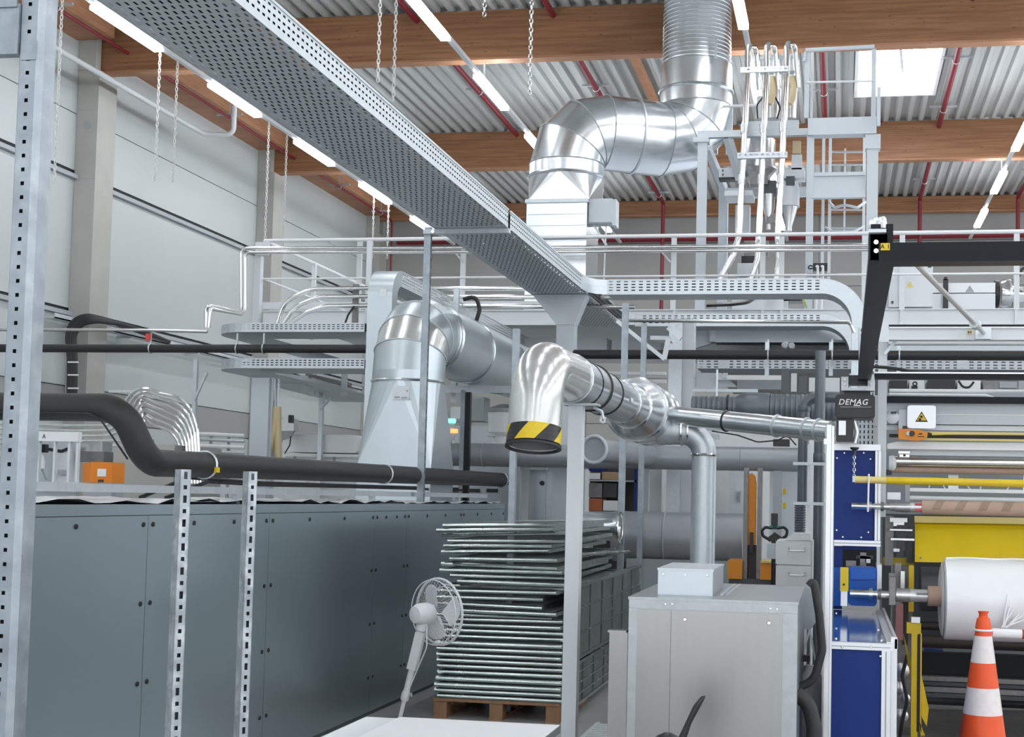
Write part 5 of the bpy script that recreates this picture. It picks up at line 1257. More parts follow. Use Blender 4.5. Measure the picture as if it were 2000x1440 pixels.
# ---- film roll on its shaft
Yr = 8.74
sh = thing('roll_shaft', 'lower steel shaft with collars and clamps carrying the white film roll', 'shaft', (1.0, Yr, .9))
z = shaft(sh, ((1660,1699,9,'chrome'),(1697,1704,13,'chrome'),(1704,1714,7.5,'chrome'),(1714,1721,10,'steel_dark'),(1721,1736,7,'chrome'),(1736,1750,12,'steel_dark'),(1750,1778,13,'steel'),(1778,1814,12,'alu')), 1162, Yr)
part('clamp_block', MB().pbox(1737,1128,1749,1182,Yr-.06,.12), 'steel_dark', sh); part('key_slot', MB().pbox(1790,1158,1813,1163,Yr-.045,.006), 'steel_dark', sh)
zr_ = W(1845,1170,Yr).z; xr0 = W(1840,1170,Yr).x; rr = 76*Yr/2600
ro = thing('film_roll', 'large white plastic film roll with a crumpled loose end', 'roll', (2, Yr, zr_-rr))
rnd = random.Random(4); mb = MB(); N = 40; xs = [xr0, xr0+.012, xr0+.1, xr0+.3, xr0+.5, xr0+.7, xr0+.9, xr0+1.2, 3.2]
prof_r = [rr-.03, rr, rr, rr+.002, rr, rr+.003, rr, rr+.002, rr]
part('winding', MB().lathe((0,Yr,zr_), (1,0,0), [(xs[i], prof_r[i]) for i in range(len(xs))], 40), 'film', ro)
part('end_layers', MB().lathe((0,Yr,zr_), (1,0,0), [(xr0-.006,.05),(xr0-.012,.12),(xr0-.004,.14),(xr0-.014,.19),(xr0-.002,rr-.02)], 40, False), 'film', ro)
part('core', MB().cyl((W(1812,1163,Yr).x,Yr,z),(xr0+.1,Yr,z),.064,24), 'cardboard', ro)
for k in range(6):      # gathered folds of the loose end
    a = W(1962+rnd.uniform(-6,6),1226,Yr-.262); b = W(1968+k*9,1165+k*9+rnd.uniform(-6,6),Yr-.252+.004*k)
    part('fold', MB().ring_sweep([a, a.lerp(b,.5)+V((0,-.012,.005)), b], [.006,.005,.0015], 6), 'film', ro)
part('loose_edge', MB().ring_sweep([V((xr0+.02+i*.08, Yr-.02+.02*math.sin(i*1.7), zr_+rr+.002+.006*abs(math.sin(i*2.3)))) for i in range(18)], .007, 6), 'film', ro)
# ---- blue cabinets in aluminium frames
F = .04
Yc0, Yc1 = 7.0, 9.15
cx0 = W(1617,1350,Yc0).x; cx1 = W(1739,1350,Yc0).x; cz = W(1680,1256,Yc0).z
t = thing('blue_cabinet', 'low blue cabinet in an aluminium frame with a blue glossy lid', 'cabinet', ((cx0+cx1)/2, 8, 0))
def prof(name, x0,y0,z0,x1,y1,z1, parent=None): 
    p = parent or t; o = part(name, MB().box(x0,y0,z0,x1,y1,z1), 'alu', p); return o
pl0 = W(1611,1300,Yc0).x; pl1 = W(1624,1300,Yc0).x
prof('frame_rail', pl1, Yc0, cz-F*.9, cx1+.01, Yc0+F, cz); prof('frame_post', cx1-.045, Yc0+.001, 0, cx1, Yc0+F, cz-F*.9); prof('frame_post', cx1+.003, Yc0+.06, 0, cx1+.035, Yc0+.1, cz+.03)
part('frame_groove', MB().box(cx1-.026,Yc0-.001,0,cx1-.02,Yc0,cz-F).box(pl1,Yc0-.001,cz-.022,cx1,Yc0,cz-.018), 'grey_mid', t)
prof('frame_rail', cx1-.02, Yc0+F, cz-.03, cx1+.02, Yc1, cz+.005); prof('frame_rail', cx1+.022, Yc0+F+.02, cz-.03, cx1+.037, Yc1, cz+.02)
part('front_panel', MB().box(pl1, Yc0+.012, .02, cx1-.045, Yc0+.02, cz-F*.9), 'blue', t)
part('lid', MB().box(pl1, Yc0+F, cz-.02, cx1-.02, Yc1, cz-.004), 'blue_glass', t)
part('side_panel', MB().box(cx1-.03, Yc0+F, .02, cx1-.022, Yc1, cz-.03), 'blue', t)
for (px, py) in ((1645,1264),(1701,1264),(1719,1282)): q = W(px,py,Yc0); part('screw', MB().lathe((q.x,Yc0-.006,q.z), (0,1,0), [(0,.004),(.006,.008)], 8), 'chrome', t)
for (f_, xx) in ((.05,0),(.35,0),(.9,0),(.05,1),(.35,1),(.9,1)):
    part('screw', MB().lathe((pl1+.02+xx*(cx1-pl1-.06), Yc0+F+.06+f_*(Yc1-Yc0-.2), cz-.004), (0,0,1), [(0,.008),(.006,.005)], 8), 'chrome', t)
t2 = thing('profile_post', 'tall aluminium profile post at the corner of the blue cabinet', 'post', (pl0, Yc0, 0))
zt_ = W(1622,830,Yc0).z; zt2 = W(1629,832,Yc0).z
part('profile', MB().box(pl0-.004, Yc0, 0, pl1-.014, Yc0+F, zt_), 'alu', t2); part('profile', MB().box(pl1-.012, Yc0+.002, 0, pl1+.0, Yc0+F, zt2), 'alu', t2)
part('joint', MB().pbox(1609,857,1617,868,Yc0-.01,.03), 'alu', t2)
# upper blue cabinet at the back
Yb = Yc1
t = thing('blue_cabinet', 'tall blue panel in an aluminium frame below the hoist', 'cabinet', (W(1672,1000,Yb).x, Yb, 0))
part('panel', MB().pbox(1629,880,1709,1056,Yb,.012), 'blue', t)
part('frame_rail', MB().pbox(1629,868,1720,880,Yb-.02,.05), 'alu', t); part('frame_rail', MB().pbox(1629,1056,1720,1067,Yb-.02,.05), 'alu', t)
part('frame_post', MB().pbox(1709,880,1720,1056,Yb-.02,.05), 'alu', t); part('frame_groove', MB().pbox(1713.5,880,1715,1056,Yb-.022,.002).pbox(1629,1061,1720,1062.5,Yb-.022,.002), 'grey_mid', t)
part('rear_panel', MB().pbox(1628,1067,1645,1190,Yb+.05,.01).pbox(1645,1067,1712,1074,Yb+.05,.01), 'blue', t)
part('recess', MB().pbox(1645,1072,1712,1110,Yb+.3,.02), 'dark_void', t)
for (px, py) in ((1635,895),(1687,885),(1649,885),(1700,897),(1634,1036),(1646,1049),(1682,1050),(1696,1040)): q = W(px,py,Yb); part('screw', MB().lathe((q.x,Yb-.006,q.z), (0,1,0), [(0,.004),(.006,.009)], 8), 'chrome', t)
for (x0,y0,x1,y1,m) in ((1652,1096,1672,1107,'steel_dark'),(1680,1080,1692,1108,'steel_dark'),(1690,1088,1700,1100,'galv'),(1672,1086,1706,1092,'black_plastic')): part('linkage', MB().pbox(x0,y0,x1,y1,Yb+.1,.05), m, t)
t = thing('motor_guard', 'bright blue rounded motor guard above the blue lid', 'guard', (W(1685,1183,8.9).x, 8.9, W(1685,1183,8.9).z))
part('guard', rbox(1657,1110,1713,1184,8.85,.3,.025), 'blue_bright', t); part('guard_top', MB().prism([W(1660,1110,8.85), W(1713,1110,8.85), W(1709,1132,8.84), W(1662,1132,8.84)], (0,.005,0)), 'blue_bright', t)
part('rim', MB().pbox(1713,1104,1722,1150,8.85,.3), 'white_bright', t); part('base', MB().pbox(1628,1110,1657,1184,9.0,.1), 'blue_bright', t)
t = thing('limit_switch', 'yellow upright switch block on a short aluminium profile', 'switch', (W(1648,1185,8.5).x, 8.5, cz))
part('block', MB().pbox(1641,1109,1657,1155,8.5,.05), 'yellow', t); part('profile', MB().pbox(1642,1155,1655,1184,8.51,.03), 'alu', t); part('mark', MB().pbox(1646,1140,1650,1144,8.498,.002), 'ink', t)
# pendant remote control
t = thing('pendant_control', 'yellow crane pendant control with a black button hanging before the rollers', 'control', (W(1783,858,9.2).x, 9.2, W(1783,858,9.2).z))
part('case', MB().prism([W(1755,837,9.2), W(1755,858,9.2), W(1795,861,9.2), W(1811,855,9.2), W(1812,845,9.2), W(1795,839,9.2)], (0,.05,0)), 'orange', t)
part('button', MB().lathe(W(1781,847,9.2), (0,-1,0), [(0,.02),(.02,.018)], 14), 'black_plastic', t); part('button', MB().lathe(W(1774,847,9.2), (0,-1,0), [(0,.016),(.01,.014)], 14), 'label_paper', t)
part('strain_relief', MB().cyl(W(1811,849,9.22), W(1820,849,9.22), .018, 10, .01), 'black_plastic', t); part('stop_knob', MB().pbox(1763,832,1772,838,9.2,.04), 'black_plastic', t)
part('cable', MB().tube([W(1818,849,9.22), W(1850,848,9.22), W(xe,850,9.22)], .006, 6), 'yellow_pale', t)
part('print', MB().pbox(1794,846.5,1801,849,9.197,.003), 'brown_dark', t); part('print', MB().pbox(1792,852,1805,853.5,9.197,.003), 'brown_dark', t)
# ---- traffic cone
Yk = 8.0; q = W(1921,1194,Yk); cxk = W(1915,1440,Yk).x+.012; H = q.z
t = thing('traffic_cone', 'orange traffic cone with two white bands in front of the film roll', 'cone', (cxk, Yk, 0))
def zpx(py): return W(1920,py,Yk).z
cone = lambda z: .040+(H-.07-z)*.138
def band(z0, z1, m, name): part(name, MB().lathe((cxk,Yk,z0), (0,0,1), [(0,cone(z0)),(z1-z0,cone(z1))], 32, False), m, t)
zz_ = [0.035, zpx(1394), zpx(1342), zpx(1294), zpx(1242)]
band(zz_[0], zz_[1], 'cone_orange', 'body'); band(zz_[1], zz_[2], 'cone_white', 'band'); band(zz_[2], zz_[3], 'cone_orange', 'body'); band(zz_[3], zz_[4], 'cone_white', 'band')
part('head', MB().lathe((cxk,Yk,zz_[4]), (0,0,1), [(0,cone(zz_[4])),(.03,cone(zz_[4])-.004),(.035,.046),(.07,.042),(.10,.036),(.105,.027),(.125,.024),(.14,.033),(H-zz_[4]-.004,.031),(H-zz_[4],.024)], 28), 'cone_orange', t)
part('collar_ring', MB().torus((cxk,Yk,zpx(1231)), (0,0,1), cone(zpx(1231))+.004, .007, 28, 6), 'plastic_white', t)
part('foot', MB().box(cxk-.26,Yk-.26,0,cxk+.26,Yk+.26,.035), 'cone_orange', t)
t = thing('barrier_pole', 'white and red barrier pole clipped to the traffic cone', 'barrier', (W(1990,1240,Yk).x, Yk+.05, zpx(1245)))
a = W(1938,1236,Yk+.05); b = W(1996,1239,Yk+.05)
part('white_section', MB().cyl(a, b, .026, 16), 'plastic_white', t); part('red_section', MB().cyl(b, b+(b-a)*2.2, .028, 16), 'red', t)
# ================================================================== things further back
def pb6(t, name, x0, y0, x1, y1, Y, d, m): return part(name, MB().pbox(x0,y0,x1,y1,Y,d), m, t)
def pt(Y, *pts): return [W(x, y, Y) for (x, y) in pts]
# ---- dosing station behind the steel housing at the left
Y = 9.9
t = thing('dosing_station', 'grey dosing station with a lettered header bar behind the steel housing', 'machine', (W(100,940,Y).x, Y, 0))
hb = pb6(t, 'header_bar', 20, 843, 152, 862, Y, .06, 'white_bright')
for i, px in enumerate((40, 48, 56)): part('blue_mark', MB().torus(W(px,849,Y-.001), (0,1,0), .010, .004, 12, 4), 'print_blue', hb)
q = W(86,853,Y-.002); flat_text('letter', 'A', .05, (q.x,q.y,q.z), 'ink', hb)
for (x0,x1) in ((50,56),(70,76),(103,107),(131,136),(147,152)): pb6(t, 'upright', x0, 862, x1, 945, Y+.02, .03, 'white_paint' if x0 > 60 else 'alu')
pb6(t, 'back_board', 30, 862, 150, 1000, Y+.25, .03, 'grey_paint'); pb6(t, 'shelf', 25, 941, 160, 947, Y-.02, .3, 'grey_paint')
part('bottle', MB().lathe(W(80,915,Y+.08), (0,0,1), [(0,.035),(.07,.032),(.10,.022),(.115,.014)], 16), 'plastic_white', t)
part('bottle_foot', MB().obox(W(78,917,Y+.08), W(68,940,Y+.08), .012, .012).obox(W(82,917,Y+.08), W(90,938,Y+.08), .012, .012), 'grey_mid', t)
part('bottle_cap', MB().pbox(76,868,88,884,Y+.08,.05), 'black_plastic', t)
part('hose', MB().tube(pt(Y-.01,(38,880),(42,862),(50,860),(55,872),(58,893)), .009, 6, .05), 'black_rubber', t); part('hook', MB().tube(pt(Y-.02,(63,862),(67,880),(64,893)), .014, 8, .05), 'black_rubber', t)
pb6(t, 'tank', 104, 885, 132, 942, Y+.1, .12, 'white_paint'); part('dark_pipe', MB().tube(pt(Y+.1,(96,878),(120,882),(140,874)), .014, 8, .05), 'black_rubber', t)
pb6(t, 'gauge', 112, 918, 130, 927, Y+.06, .05, 'grey_mid')
pb6(t, 'motor_block', 152, 862, 200, 888, Y+.2, .15, 'steel'); pb6(t, 'motor_block', 156, 882, 202, 903, Y+.18, .15, 'steel_dark')
t = thing('orange_box', 'orange steel box with a white label behind the steel housing', 'box', (W(190,942,9.4).x, 9.4, W(190,942,9.4).z))
part('body', MB().pbox(176,903,219,943,9.4,.18), 'orange_box', t); part('side', MB().prism([W(161,905,9.48), W(176,903,9.4), W(176,943,9.4), W(161,942,9.48)], (0,.1,0)), 'orange_box', t)
part('label', MB().pbox(190,916,207,931,9.396,.003), 'label_paper', t); part('foot_mark', MB().pbox(191,937,202,942,9.396,.003), 'brown_dark', t)
solo('box_stand', MB().box(W(163,945,9.4).x, 9.4, 0, W(218,945,9.4).x, 9.58, W(190,943.4,9.4).z), 'grey_mid', 'grey stand under the orange box', 'stand')
solo('beige_tank', MB().box(W(198,900,12).x, 12, 0, W(340,900,12).x, 13, W(270,868,12).z), 'concrete', 'plain beige concrete block behind the S-bend pipe', 'block')
# ---- chrome conveying pipes at the left
for i in range(5):
    y = 830+i*8.5
    pts = pt(11.0,(-20,y-3+i),(150,y+2+i*1.5),(205+i*5,y+1+i*1.5))
    pts += pt(11.0,(235+i*3,y-8),(252,y-26)) if i < 3 else pt(11.0,(300,y+3+i))
    solo('conveying_pipe', MB().tube(pts, .0135, 8, .15), 'chrome', 'chrome conveying pipe below the insulated pipe, %s of five' % ('topmost','second','third','fourth','lowest')[i], 'pipe', 'chrome pipes behind the housing')
for i in range(7):
    k = i
    pts = pt(12.0+.05*i, (392-6*k,945),(385-5.5*k,835+6*k),(372-6*k,795+8*k),(345-8*k,775+9*k),(310-10*k+30*(k/6),768+8*k),(285-4*k,758+8*k),(262+4*k,762+9*k),(240+6*k,792+8*k))
    solo('arched_pipe', MB().tube(pts, .016, 8, .25, 6), 'chrome', 'arched chrome pipe in the bundle behind the S-bend, %s from the top' % ('first','second','third','fourth','fifth','sixth','seventh')[i], 'pipe', 'arched chrome pipe bundle')
solo('wall_shelf_rail', MB().pbox(212,762,262,767,12.6,.05), 'galv', 'short grey rail behind the arched chrome pipes', 'rail')
# ---- black cables up the nearest column and the wall tray they join
Yq = 19.55
for i in range(5):
    o = i*3.2
    pts = pt(Yq,(134+o,792),(135+o,700),(131+o*1.1,652)) + pt(Yq,(142+o*1.4,625+i*2),(168+o*1.6,615+i*3)) + [W(200+o*3,622+i*3,Yq+.5), W(235+o*3,636+i*2,Yq+1.2), W(330,668,Yq+3.2)]
    solo('black_cable', MB().tube(pts, .035, 8, .35, 6), 'black_rubber', 'thick black cable arching up the concrete column, %s from the left' % ('first','second','third','fourth','fifth')[i], 'cable', 'cable bundle at the column')
t = thing('cable_clips', 'white straps round the black cable bundle at the column', 'straps', (W(142,740,Yq).x, Yq, W(142,760,Yq).z))
for y in (706, 731, 757): part('strap', MB().pbox(132,y,152,y+3,Yq-.05,.02), 'plastic_white', t)
t = thing('wall_tray', 'slim grey cable tray along the cladding wall below the trim', 'cable tray', (-12.4, 24, 4.3))
za_ = EYE.z+12.35/4.62
part('tray', MB().box(-12.5, 19.2, za_, -12.3, 33, za_+.02).box(-12.31, 19.2, za_, -12.3, 33, za_+.08), 'galv_tray', t)
for y in (21.5, 24, 26.5, 29): part('bracket', MB().box(-12.58, y, za_-.04, -12.3, y+.05, za_), 'galv', t)
# posts and braces under the round ended trays
Y = 15.5
t = thing('tray_stand', 'thin grey post with a diagonal brace under the galvanised trays', 'post', (W(372,760,Y).x, Y, 0))
pb6(t, 'post', 368, 702, 375, 1240, Y, .05, 'galv'); part('brace', MB().obox(W(404,728,Y), W(379,783,Y), .03, .03), 'galv', t)
t = thing('tray_stand', 'thin grey post with a brace right of the hose column', 'post', (W(619,800,16.5).x, 16.5, 0))
pb6(t, 'post', 616, 765, 624, 1200, 16.5, .06, 'galv'); part('brace', MB().obox(W(648,776,16.5), W(625,799,16.5), .03, .03), 'galv', t)
t = thing('rising_tray', 'dark galvanised tray with hangers running back behind the hose column', 'cable tray', (W(630,770,16).x, 16, W(630,790,16).z))
a = W(556,742,15.2); b = W(684,778,19.5)
part('tray', MB().obox(a, b, .5, .12), 'galv_tray', t); part('rail', MB().obox(W(600,734,15.4), W(684,752,19.5), .05, .05), 'steel_dark', t)
for (px, py) in ((609,730),(671,730)): pb6(t, 'hanger', px-5, py, px+5, py+44, 16.3, .05, 'galv')
# white machine hood behind
Y = 16.6
t = thing('machine_hood', 'white machine hood with rounded corners behind the black pipe', 'machine', (W(625,880,Y).x, Y, 0))
part('hood', rbox(552,849,697,884,Y,.6,.04), 'white_bright', t); pb6(t, 'rail', 552, 888, 697, 892, Y-.02, .05, 'white_bright'); pb6(t, 'panel', 552, 893, 697, 1200, Y+.05, .5, 'white_paint')
for px in (575, 652): pb6(t, 'seam', px-2, 892, px+2, 905, Y+.03, .02, 'grey_mid')
pb6(t, 'head_bracket', 549, 818, 574, 842, Y-.3, .15, 'steel'); pb6(t, 'head_knob', 563, 811, 571, 826, Y-.35, .05, 'black_plastic')
part('arm', MB().prism(pt(Y-.3,(549,842),(574,842),(566,855),(550,860)), (0,.05,0)), 'grey_mid', t); part('cord', MB().tube(pt(Y-.35,(568,852),(566,870),(556,886)), .008, 5, .1), 'black_rubber', t)
t = thing('pipe_rack', 'white pipes and rails low on the wall behind the arched pipes', 'rack', (W(430,860,17).x, 17, 0))
for (y, r, m) in ((848,.03,'white_paint'),(858,.025,'galv'),(870,.03,'white_bright'),(881,.02,'galv')): part('rail', MB().tube(pt(17.0,(385,y),(478,y+4)), r, 8), m, t)
for px in (405, 440): pb6(t, 'upright', px-2, 845, px+2, 1190, 17.1, .04, 'grey_mid')
# ---- middle background: big grey pipe, flange, dark pipes
Y = 14.3
t = thing('grey_pipe', 'thick horizontal grey pipe running across the middle background', 'pipe', (W(1200,893,Y).x, Y, W(1200,917,Y).z))
z = W(1210,893,Y).z
part('pipe', MB().cyl((W(860,890,Y).x,Y,z),(W(1565,895,Y).x,Y,z),.128,24), 'grey_pipe', t)
for px in (945, 1448): part('joint', MB().torus((W(px,893,Y).x,Y,z), (1,0,0), .129, .006, 24, 5), 'grey_mid', t)
for px in (1010, 1260, 1520): part('support', MB().box(W(px,893,Y).x-.05,Y-.05,0,W(px,893,Y).x+.05,Y+.05,z-.12), 'grey_mid', t)
Y = 12.9; q = W(1160,878,Y)
t = thing('flanged_branch', 'grey pipe branch ending in an open flange ring', 'pipe', (q.x, Y+.3, q.z-.15))
part('pipe', MB().cyl(q+V((0,.02,0)), q+V((.35,1.3,0)), .115, 24), 'grey_pipe', t); part('flange', MB().torus(q, (-.2,-1,0), .132, .018, 28, 8), 'grey_paint', t)
part('bore', MB().lathe(q+V((0,.012,0)), (.2,1,0), [(0,.115),(.001,.001)], 24, False), 'grey_mid', t)
Y = 14.4
t = thing('dark_spiral_pipe', 'dark ribbed spiral duct under the platform', 'duct', (W(1500,795,Y).x, Y, W(1500,820,Y).z))
z = W(1500,796,Y).z; x0 = W(1352,790,Y).x; x1 = W(1442,790,Y).x; x2 = W(1665,790,Y).x
prof_ = [];  k = 0; x = 0
while x < x1-x0: prof_ += [(x,.115),(x+.012,.125),(x+.024,.115)]; x += .055
part('ribbed_section', MB().lathe((x0,Y,z), (1,0,0), prof_, 24), 'pvc_dark', t)
part('coupling', MB().lathe((x1-.02,Y,z), (1,0,0), [(0,.12),(.06,.15),(.12,.158),(.34,.158),(.36,.15)], 24), 'pvc_dark', t)
part('joint', MB().torus((x0+(x1-x0)*.78,Y,z), (1,0,0), .128, .012, 24, 6), 'black_plastic', t)
prof_ = []; x = 0
while x < x2-x1-.34: prof_ += [(x,.14),(x+.012,.15),(x+.024,.14)]; x += .055
part('ribbed_section', MB().lathe((x1+.34,Y,z), (1,0,0), prof_, 24), 'pvc_dark', t)
part('grey_strip', MB().pbox(1352,760,1480,766,Y+.3,.05), 'galv_tray', t)
for px in (1400, 1600): part('hanger', MB().box(W(px,780,Y).x-.01,Y-.01,z+.1,W(px,780,Y).x+.01,Y+.01,W(px,722,Y).z), 'galv', t)
part('ribbon', MB().pbox(1560,735,1575,768,Y+.2,.1), 'grey_dark', t); part('ribbon', MB().pbox(1526,720,1541,766,Y+.2,.1), 'grey_dark', t)
Y = 12.0
t = thing('dark_riser_pipe', 'dark grey upright plastic pipe with a bend, left of a pair', 'pipe', (W(1568,1100,Y).x, Y, 0), 'dark upright plastic pipes')
part('pipe', MB().tube([V((W(1568,985,Y).x,Y,W(1568,985,Y).z)), V((W(1568,985,Y).x,Y,W(1568,775,Y).z)), V((W(1640,775,Y).x,Y,W(1600,776,Y).z))], .05, 18, .13, 8), 'pvc_dark', t)
prof_ = []; x = 0
while x < .28: prof_ += [(x,.045),(x+.008,.053),(x+.016,.045)]; x += .022
part('flexible_section', MB().lathe((W(1563,985,Y).x,Y,W(1563,985,Y).z), (0,0,-1), prof_, 18), 'pvc_dark', t)
part('lower_pipe', MB().cyl((W(1563,985,Y).x,Y,W(1563,1044,Y).z), (W(1563,985,Y).x,Y,0), .045, 16), 'pvc_dark', t)
part('socket', MB().lathe((W(1568,985,Y).x,Y,W(1568,805,Y).z), (0,0,1), [(0,.051),(.01,.056),(.05,.056),(.06,.051)], 18, False), 'pvc_dark', t)
t = thing('dark_riser_pipe', 'dark grey upright plastic pipe with an open top, right of a pair', 'pipe', (W(1601,1100,Y).x, Y, 0), 'dark upright plastic pipes')
xq = W(1600,900,Y-.15).x
part('pipe', MB().cyl((xq,Y-.15,0), (xq,Y-.15,W(1603,686,Y-.15).z), .046, 18), 'pvc_dark', t)
part('socket', MB().lathe((xq,Y-.15,W(1600,905,Y-.15).z), (0,0,1), [(0,.048),(.01,.053),(.08,.053),(.09,.048)], 18, False), 'pvc_dark', t)
t = thing('pipe_strap', 'galvanised strap frame clamping the two dark upright pipes', 'clamp', (W(1578,980,11.8).x, 11.75, 0))
for y in (903, 981): pb6(t, 'strap', 1549, y, 1612, y+6, 11.72, .02, 'galv')
pb6(t, 'rail', 1574, 868, 1580, 1420, 11.74, .03, 'galv')
# ---- steel cabinet and drum behind the pile of grilles
Y = 14.9
t = thing('steel_cabinet', 'blue-grey steel cabinet with a white corner post behind the pile', 'cabinet', (W(1035,960,Y).x, Y, 0))
pb6(t, 'body', 1000, 918, 1068, 1240, Y, .6, 'duct_grey'); pb6(t, 'corner_post', 1014, 902, 1030, 1240, Y-.1, .1, 'white_paint'); pb6(t, 'door', 1032, 924, 1063, 1230, Y-.02, .02, 'duct_grey')
pb6(t, 'top_rail', 1000, 912, 1068, 918, Y-.05, .3, 'white_paint'); part('knob', MB().lathe(W(1059,944,Y-.02), (0,-1,0), [(0,.03),(.03,.025)], 12), 'black_plastic', t)
pb6(t, 'side_column', 1066, 905, 1080, 1240, Y-.15, .1, 'galv')
t = thing('low_cabinet', 'pale grey low machine cabinet behind the end of the insulated pipe', 'cabinet', (W(940,950,15.6).x, 15.6, 0))
pb6(t, 'body', 872, 908, 996, 1240, 15.6, .6, 'grey_paint'); pb6(t, 'top', 870, 903, 998, 908, 15.58, .65, 'white_paint')
for x in (880, 915, 950): pb6(t, 'vent', x, 955, x+22, 962, 15.59, .01, 'black_plastic')
Y = 13.7; z = W(1320,1050,Y).z
t = thing('grey_drum', 'large horizontal grey drum behind the machine box', 'drum', (W(1320,1050,Y).x, Y, 0))
part('shell', MB().cyl((W(1200,1050,Y).x,Y,z),(W(1453,1050,Y).x,Y,z),.26,36), 'grey_pipe', t)
part('shell_band', MB().torus((W(1300,1050,Y).x,Y,z), (1,0,0), .262, .012, 36, 5), 'grey_mid', t); part('cradle', MB().box(W(1230,1050,Y).x,Y-.2,0,W(1430,1050,Y).x,Y+.2,z-.22), 'grey_mid', t)
# shelf with boxes
Y = 15.4
t = thing('storage_shelf', 'dark storage shelf between the slim poles', 'shelf', (W(1215,980,Y).x, Y, 0))
pb6(t, 'back', 1150, 905, 1262, 1180, Y+.5, .02, 'brown_dark'); pb6(t, 'board', 1150, 938, 1262, 941, Y, .5, 'grey_mid'); pb6(t, 'board', 1150, 1000, 1262, 1003, Y, .5, 'grey_mid'); pb6(t, 'upright', 1236, 905, 1242, 1240, Y, .05, 'blue')
for (x0,y0,x1,y1,m,lab,cat) in ((1176,922,1202,937,'kraft','brown cardboard box on the dark shelf','box'),(1150,914,1176,920,'blue','blue tarp bundle on top of the dark shelf','bundle'),(1150,924,1172,936,'plastic_white','white roll on the dark shelf','roll'),
        (1150,944,1176,972,'steel_dark','dark crate on the left of the shelf','crate'),(1178,944,1204,972,'black_plastic','black crate in the middle of the shelf','crate'),(1150,974,1176,998,'rust_orange','rust red box on the lower shelf','box'),(1178,978,1206,998,'plastic_white','crumpled clear plastic bag on the lower shelf','bag')):
    solo(cat if cat != 'box' else 'cardboard_box', MB().pbox(x0,y0,x1,y1,Y+.05,.3), m, lab, cat)
# ---- forklift and pallet truck behind the machine box
Y = 12.9
t = thing('forklift_mast', 'forklift mast with an orange lift profile behind the machine box', 'forklift', (W(1467,1140,Y).x, Y, 0))
pb6(t, 'mast_rail', 1449, 914, 1458, 1440, Y, .12, 'steel_dark'); pb6(t, 'mast_rail', 1476, 914, 1485, 1440, Y, .12, 'steel_dark')
part('orange_profile', MB().prism(pt(Y+.03,(1458,1065),(1459,940),(1462,928),(1468,924),(1475,930),(1477,945),(1476,1065)), (0,.05,0)), 'orange', t)
pb6(t, 'chain_well', 1458, 1065, 1476, 1440, Y+.05, .05, 'brown_dark'); pb6(t, 'chain', 1464, 1040, 1471, 1080, Y+.01, .02, 'black_plastic')
pb6(t, 'body', 1421, 1095, 1449, 1131, Y-.1, .4, 'orange'); pb6(t, 'body', 1485, 1097, 1514, 1133, Y-.1, .4, 'orange'); pb6(t, 'lower_body', 1421, 1131, 1514, 1440, Y-.05, .4, 'grey_dark')
pb6(t, 'painted_gloss', 1486, 1096, 1513, 1100, Y-.12, .42, 'yellow_pale')  # gloss along the top edge painted as a pale yellow strip
Y = 12.4
t = thing('pallet_truck_tiller', 'black tiller head with two loop grips and teal switches', 'tiller', (W(1513,1050,Y).x, Y, 0))
q = W(1513,1045,Y)
part('hub', MB().prism(pt(Y,(1497,1052),(1513,1040),(1530,1052),(1518,1060),(1508,1060)), (0,.06,0)), 'black_plastic', t)
for s in (-1, 1): part('grip', MB().tube([W(1513+s*5,1032,Y), W(1513+s*18,1030,Y), W(1513+s*25,1036,Y), W(1513+s*23,1047,Y), W(1513+s*8,1056,Y)], .014, 10, .03), 'black_plastic', t); part('switch', MB().pbox(1513+s*7-3,1027,1513+s*7+3,1031,Y-.02,.04), 'teal', t)
part('stem', MB().pbox(1506,1003,1519,1034,Y+.02,.06), 'black_plastic', t); part('pole', MB().cyl((q.x,Y+.05,.0), (q.x,Y+.05,q.z), .03, 12), 'black_plastic', t)
# cabinets behind the truck
t = thing('electrical_cabinet', 'light grey electrical cabinet with two yellow labels', 'cabinet', (W(1527,960,14.2).x, 14.8, 0))
pb6(t, 'body', 1500, 921, 1555, 1440, 14.8, .4, 'grey_paint')
for y in (955, 982): pb6(t, 'label', 1520, y, 1535, y+10, 14.79, .01, 'yellow')
pb6(t, 'label', 1520, 971, 1529, 977, 14.79, .01, 'label_paper')
t = thing('wall_door', 'grey door leaf with a handle in the far background', 'door', (W(1436,960,17).x, 17.2, 0))
pb6(t, 'leaf', 1422, 900, 1452, 1260, 17.2, .06, 'grey_paint'); pb6(t, 'handle', 1443, 960, 1446, 982, 17.15, .04, 'grey_mid')
solo('white_partition', MB().box(W(1270,960,17.5).x, 17.5, 0, W(1620,960,17.5).x, 17.56, W(1440,842,17.5).z), 'white_bright', 'bright white partition wall in the far background', 'partition')
# drawers
Y = 11.2
t = thing('drawer_cabinet', 'white drawer cabinet with steel bar handles behind the machine box', 'cabinet', (W(1547,1140,Y).x, Y, 0))
pb6(t, 'carcass', 1515, 1056, 1585, 1440, Y+.01, .5, 'white_paint')
for (y0,y1) in ((1058,1103),(1106,1152),(1155,1200)):
    d = pb6(t, 'drawer', 1515, y0, 1584, y1, Y-.01, .02, 'white_bright'); ym = y0+17
    part('handle', MB().tube([W(1541,ym-5,Y-.01), W(1541,ym,Y-.05), W(1572,ym+1,Y-.05), W(1572,ym-4,Y-.01)], .006, 6, .01), 'steel', d)
part('tray_top', MB().prism(pt(Y,(1532,1056),(1548,1042),(1584,1042),(1584,1056)), (0,.3,0)), 'white_bright', t)
pb6(t, 'side_box', 1498, 1062, 1516, 1092, Y+.1, .1, 'grey_paint')
